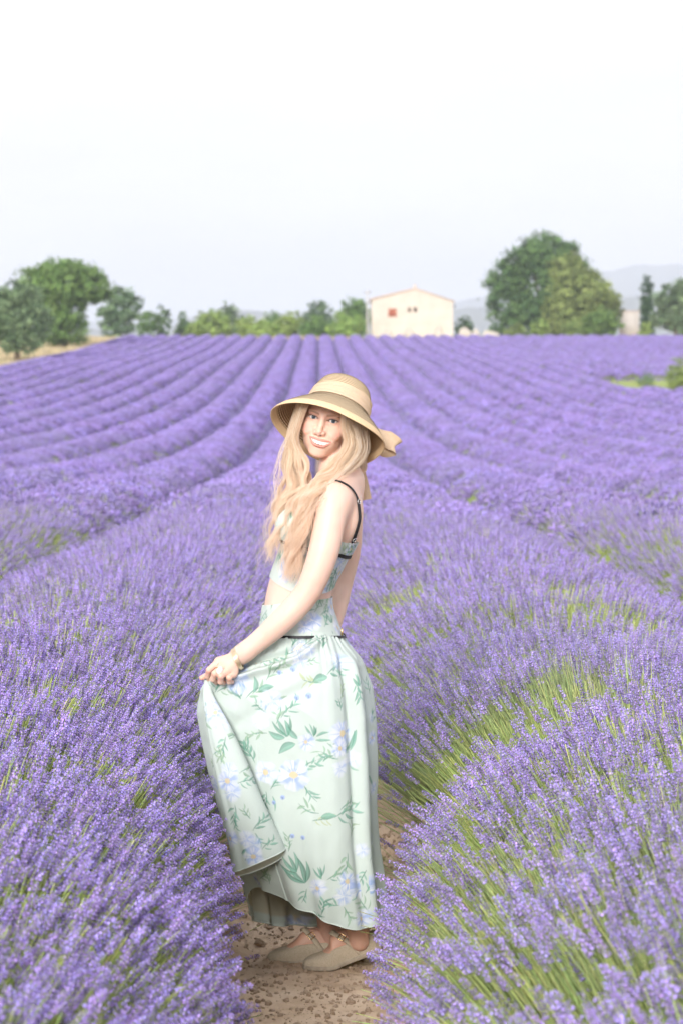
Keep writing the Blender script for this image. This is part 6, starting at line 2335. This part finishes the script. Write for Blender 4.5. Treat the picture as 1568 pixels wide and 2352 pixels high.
crown_prof = [(.0005, .101), (.03, .100), (.055, .094), (.071, .082), (.0815, .062), (.0875, .040), (.0915, .018), (.0935, .004)]
brim_prof = [(.0940, .003), (.102, -.004), (.119, -.016), (.139, -.031), (.157, -.047), (.169, -.062)]
G, col = revolve(crown_prof, 0.0060, 230)
mb = MB(); mb.grid(hat2w(G), True, col); pobj('crown', mb, m_straw_hat, hat, colors=True)
G, col = revolve(brim_prof, 0.0060, 170, wob)
Gu, colu = revolve([(r_ - .001, h_ - .0022) for r_, h_ in brim_prof], 0.0060, 170, wob)
mb = MB(); mb.grid(hat2w(G), True, col)
# underside: the same plait, darkened by painted shade; light through pin-holes painted as dots
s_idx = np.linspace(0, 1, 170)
pin_light = ((s_idx * .112 / 0.0060) % 1 < .14)[:, None] & ((np.arange(NA) % 3) != 0)[None]
cu_ = colu.reshape(170, NA, 3) * np.array([.52, .42, .33]); cu_[pin_light] = (.95, .82, .58)
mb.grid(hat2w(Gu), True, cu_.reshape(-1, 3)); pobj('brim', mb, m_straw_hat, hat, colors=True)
eb = [(.1735, -.0615), (.178, -.068), (.1772, -.0705), (.1718, -.0625)]
Ge = np.stack([np.stack([r_ * np.cos(an), np.full(NA, h_), r_ * np.sin(an)], -1) for r_, h_ in [(.1590, -.0485), (.1672, -.0585), (.1712, -.0655), (.1697, -.0680), (.1662, -.0630), (.1575, -.0510)]])
m_bind = mat_noise('straw_binding', (.66, .48, .28), (.78, .60, .38), 300, .75, .3, 700, .15, bdist=.001)
mb = MB(); mb.grid(hat2w(wob(Ge)), True); pobj('brim_binding', mb, m_bind, hat)
m_rib = mat_noise('pale_straw_ribbon', (.53, .405, .28), (.62, .48, .345), 260, .8, .4, 500, .12, bdist=.001)
Gb = []
for t in np.linspace(0, 1, 26):
    h_ = .005 + .038 * t; r_ = np.interp(h_, [.004, .018, .040, .062], [.0935, .0915, .0875, .0815]) + .0025
    pl = .0012 * np.sin(t * 14) 
    Gb.append(np.stack([(r_ + pl) * np.cos(an), h_ + .006 * np.sin(an + .8) * t, (r_ + pl) * np.sin(an)], -1))
mb = MB(); mb.grid(hat2w(np.array(Gb)), True); pobj('band', mb, m_rib, hat)


def ribbon_sheet(name, centre, wid, side, wav=.002, seed=0):
    c = catmull(np.array(centre), 60); wd = np.interp(np.linspace(0, 1, 60), np.linspace(0, 1, len(wid)), wid)
    T = np.gradient(c, axis=0); T /= np.linalg.norm(T, axis=1, keepdims=True)
    S_ = np.asarray(side, float)[None] - T * (T @ np.asarray(side, float))[:, None]; S_ /= np.linalg.norm(S_, axis=1, keepdims=True)
    N_ = np.cross(T, S_)
    v = np.linspace(-1, 1, 17)
    Gx = c[:, None] + S_[:, None] * (wd[:, None] * v[None] / 2)[..., None] + N_[:, None] * (wav * np.sin(v * 3 + np.linspace(0, 9, 60)[:, None]))[..., None]
    mb = MB(); mb.grid(Gx); mb.grid(Gx[:, ::-1] + N_[:, None] * -.0008)
    pobj(name, mb, m_rib, hat)


ribbon_sheet('bow_loop', [w(852, 985, .10), w(872, 1000, .095), w(890, 1010, .09), w(905, 1020, .085), w(908, 1028, .09), (w(900, 1032, .10)), w(880, 1030, .11), w(856, 1000, .12)], [.020, .034, .050, .048, .040, .048, .040, .02], (.35, 0, 1), .003)
ribbon_sheet('bow_loop', [w(850, 985, .10), w(842, 1000, .13), w(835, 1015, .14), w(838, 1000, .15), w(850, 986, .12)], [.016, .03, .036, .03, .016], (1, .3, .4), .002)
ribbon_sheet('bow_tail', [w(850, 985, .105), w(836, 1010, .11), w(823, 1045, .11), w(824, 1080, .105), w(834, 1115, .10), w(841, 1148, .10)], [.018, .026, .034, .036, .033, .031], (1, .15, .1), .002)

# ------------------------------------------------------------------ hair
def lock_family(inner, outer, nl, per, r, wave, depth_j, rad, tips=(.85, 1.0), waves=4.3):
    A = catmull([w(*k) for k in inner], 72); B = catmull([w(*k) for k in outer], 72)
    t = np.linspace(0, 1, 72)
    out = []
    for i in range(nl):
        f = (i + r.uniform(.1, .9)) / nl
        layer = r.random()
        c = A * (1 - f) + B * f
        c = c + np.array([0, 1, 0]) * (layer * depth_j * sstep(.05, .3, t))[:, None]
        ph = r.uniform(-.8, .8) + f * 1.8 + layer * 2.2
        am = wave * sstep(.18, .55, t) * r.uniform(.6, 1.25) * (1 - .25 * t)
        wf = waves * r.uniform(.9, 1.12)
        T = np.gradient(c, axis=0); T /= np.linalg.norm(T, axis=1, keepdims=True)
        Sx = np.cross(T, [0, 1.0, 0]); Sx /= np.linalg.norm(Sx, axis=1, keepdims=True)
        c = c + Sx * (am * np.sin(ph + 6.283 * wf * t ** 1.15))[:, None] + np.array([0, 1, 0]) * (am * .8 * np.cos(ph + 6.283 * wf * t ** 1.15))[:, None]
        rr = rad * r.uniform(.7, 1.3)
        n_ = per
        a = r.uniform(0, 6.283, n_); q = np.sqrt(r.random(n_)) * rr
        spread = np.interp(t, [0, .25, .6, .9, 1], [1.25, 1.05, 1.0, .85, .8])
        end = r.uniform(*tips, n_)
        o = Sx[None] * ((q * np.cos(a))[:, None] * spread[None])[..., None] + np.array([0, 1, 0]) * ((q * np.sin(a))[:, None] * spread[None])[..., None]
        fz = r.normal(0, .0024, (n_, 1, 3)) * np.sin(t[None] * r.uniform(4, 11, (n_, 1)) + r.uniform(0, 6, (n_, 1)))[..., None] + r.normal(0, .007, (n_, 1, 3)) * (t ** 3)[None, :, None] * (r.random((n_, 1, 1)) ** 2)
        p_ = c[None] + o + fz
        x_ = np.linspace(0, 1, 34)[None] * end[:, None] * 71
        i_ = np.minimum(x_.astype(int), 70); f_ = (x_ - i_)[..., None]
        k_ = np.arange(n_)[:, None]
        out.extend(list(p_[k_, i_] * (1 - f_) + p_[k_, i_ + 1] * f_))
    return out


hr_ = np.random.default_rng(99)
strands = []
RIN = [(792, 930, -.075), (791, 952, -.098), (791, 985, -.104), (797, 1014, -.106), (786, 1040, -.116), (768, 1060, -.122), (756, 1084, -.125), (726, 1106, -.140), (694, 1142, -.158), (678, 1190, -.165), (666, 1240, -.160), (656, 1290, -.155), (650, 1338, -.145)]
ROUT = [(826, 940, .0), (834, 965, -.02), (838, 1000, -.03), (836, 1040, -.045), (820, 1068, -.075), (786, 1092, -.125), (750, 1114, -.175), (724, 1146, -.200), (707, 1190, -.205), (697, 1240, -.200), (688, 1292, -.19), (678, 1345, -.18)]
strands += lock_family(RIN, ROUT, 30, 150, hr_, .0120, .05, .0090, (.55, 1.0))
LIN = [(704, 916, -.060), (698, 934, -.090), (687, 968, -.085), (680, 1004, -.075), (690, 1042, -.070), (708, 1078, -.080), (706, 1112, -.105), (680, 1152, -.125), (662, 1200, -.140), (648, 1250, -.135), (638, 1300, -.125)]
LOUT = [(696, 916, -.01), (687, 938, -.03), (672, 978, -.025), (661, 1018, -.03), (656, 1060, -.035), (650, 1105, -.05), (640, 1150, -.07), (626, 1205, -.075), (617, 1255, -.075), (611, 1305, -.075), (614, 1345, -.075)]
strands += lock_family(LIN, LOUT, 19, 135, hr_, .0130, .05, .0080, (.48, .92))
MIN_ = [(806, 1005, -.02), (795, 1045, -.06), (772, 1080, -.09), (742, 1104, -.115), (712, 1135, -.135), (690, 1180, -.155), (668, 1235, -.150), (648, 1295, -.135), (632, 1345, -.12)]
MOUT = [(822, 1005, -.01), (818, 1045, -.04), (798, 1072, -.07), (765, 1100, -.12), (728, 1130, -.165), (704, 1180, -.18), (690, 1235, -.175), (680, 1290, -.165), (668, 1350, -.15)]
strands += lock_family(MIN_, MOUT, 8, 130, hr_, .0120, .02, .0090, (.5, .95))
# back of the head under the hat
BIN = [(780, 950, .02), (795, 985, .06), (805, 1030, .06), (800, 1070, .03), (778, 1105, -.04), (730, 1130, -.10)]
BOUT = [(835, 965, .04), (842, 1000, .06), (840, 1045, .04), (828, 1080, .0), (800, 1096, -.06), (752, 1118, -.14)]
strands += lock_family(BIN, BOUT, 14, 70, hr_, .006, .02, .010)
# flyaways
strands += lock_family([(690, 960, -.05), (655, 1040, -.05), (650, 1100, -.07), (630, 1180, -.08), (600, 1260, -.08), (602, 1335, -.08)], [(690, 960, -.05), (645, 1040, -.05), (632, 1100, -.07), (612, 1190, -.08), (592, 1270, -.08), (588, 1345, -.08)], 12, 3, hr_, .012, .02, .010, (.5, 1.0))
strands += lock_family([(800, 970, -.1), (812, 1030, -.11), (770, 1090, -.15), (715, 1150, -.19), (690, 1220, -.2), (665, 1300, -.19), (655, 1365, -.18)], [(836, 985, -.06), (842, 1040, -.08), (785, 1098, -.16), (732, 1155, -.21), (712, 1230, -.21), (700, 1310, -.2), (690, 1370, -.19)], 10, 3, hr_, .012, .02, .012, (.5, 1.0))
hc = bpy.data.hair_curves.new('hair')
hc.add_curves([len(s) for s in strands])
pts = np.concatenate(strands).astype(np.float32)
hc.attributes['position'].data.foreach_set('vector', (pts - PO).astype(np.float32).ravel())
ra_ = hc.attributes.get('radius') or hc.attributes.new('radius', 'FLOAT', 'POINT')
prof = np.interp(np.linspace(0, 1, 34), [0, .7, 1], [1, .85, .25])
ra_.data.foreach_set('value', (np.tile(prof, len(strands)) * .00030).astype(np.float32))
m_hair, nt, b = new_mat('blond_hair')
hi = nt.nodes.new('ShaderNodeHairInfo')
rp = nt.nodes.new('ShaderNodeValToRGB')
rp.color_ramp.elements[0].position = 0; rp.color_ramp.elements[0].color = (.66, .51, .35, 1)
rp.color_ramp.elements[1].position = 1; rp.color_ramp.elements[1].color = (1.0, .96, .87, 1)
e_ = rp.color_ramp.elements.new(.4); e_.color = (.97, .83, .66, 1)
rp2 = nt.nodes.new('ShaderNodeMix'); rp2.data_type = 'RGBA'; rp2.blend_type = 'MIX'; rp2.inputs['B'].default_value = (1.0, .81, .68, 1)
mth = nt.nodes.new('ShaderNodeMapRange'); mth.inputs['From Min'].default_value = .3; mth.inputs['To Max'].default_value = .45
nt.links.new(hi.outputs['Random'], rp.inputs['Fac']); nt.links.new(hi.outputs['Intercept'], mth.inputs['Value'])
nt.links.new(rp.outputs['Color'], rp2.inputs['A']); nt.links.new(mth.outputs[0], rp2.inputs['Factor'])
nt.links.new(rp2.outputs['Result'], b.inputs['Base Color'])
b.inputs['Roughness'].default_value = .35; b.inputs['Specular IOR Level'].default_value = .45
tr = nt.nodes.new('ShaderNodeBsdfTranslucent'); ms = nt.nodes.new('ShaderNodeMixShader'); ms.inputs['Fac'].default_value = .55
nt.links.new(rp2.outputs['Result'], tr.inputs['Color']); nt.links.new(b.outputs['BSDF'], ms.inputs[1]); nt.links.new(tr.outputs['BSDF'], ms.inputs[2])
nt.links.new(ms.outputs[0], nt.nodes['Material Output'].inputs['Surface'])
hair = bpy.data.objects.new('hair', hc); COL.objects.link(hair); hc.materials.append(m_hair); hair.parent = person
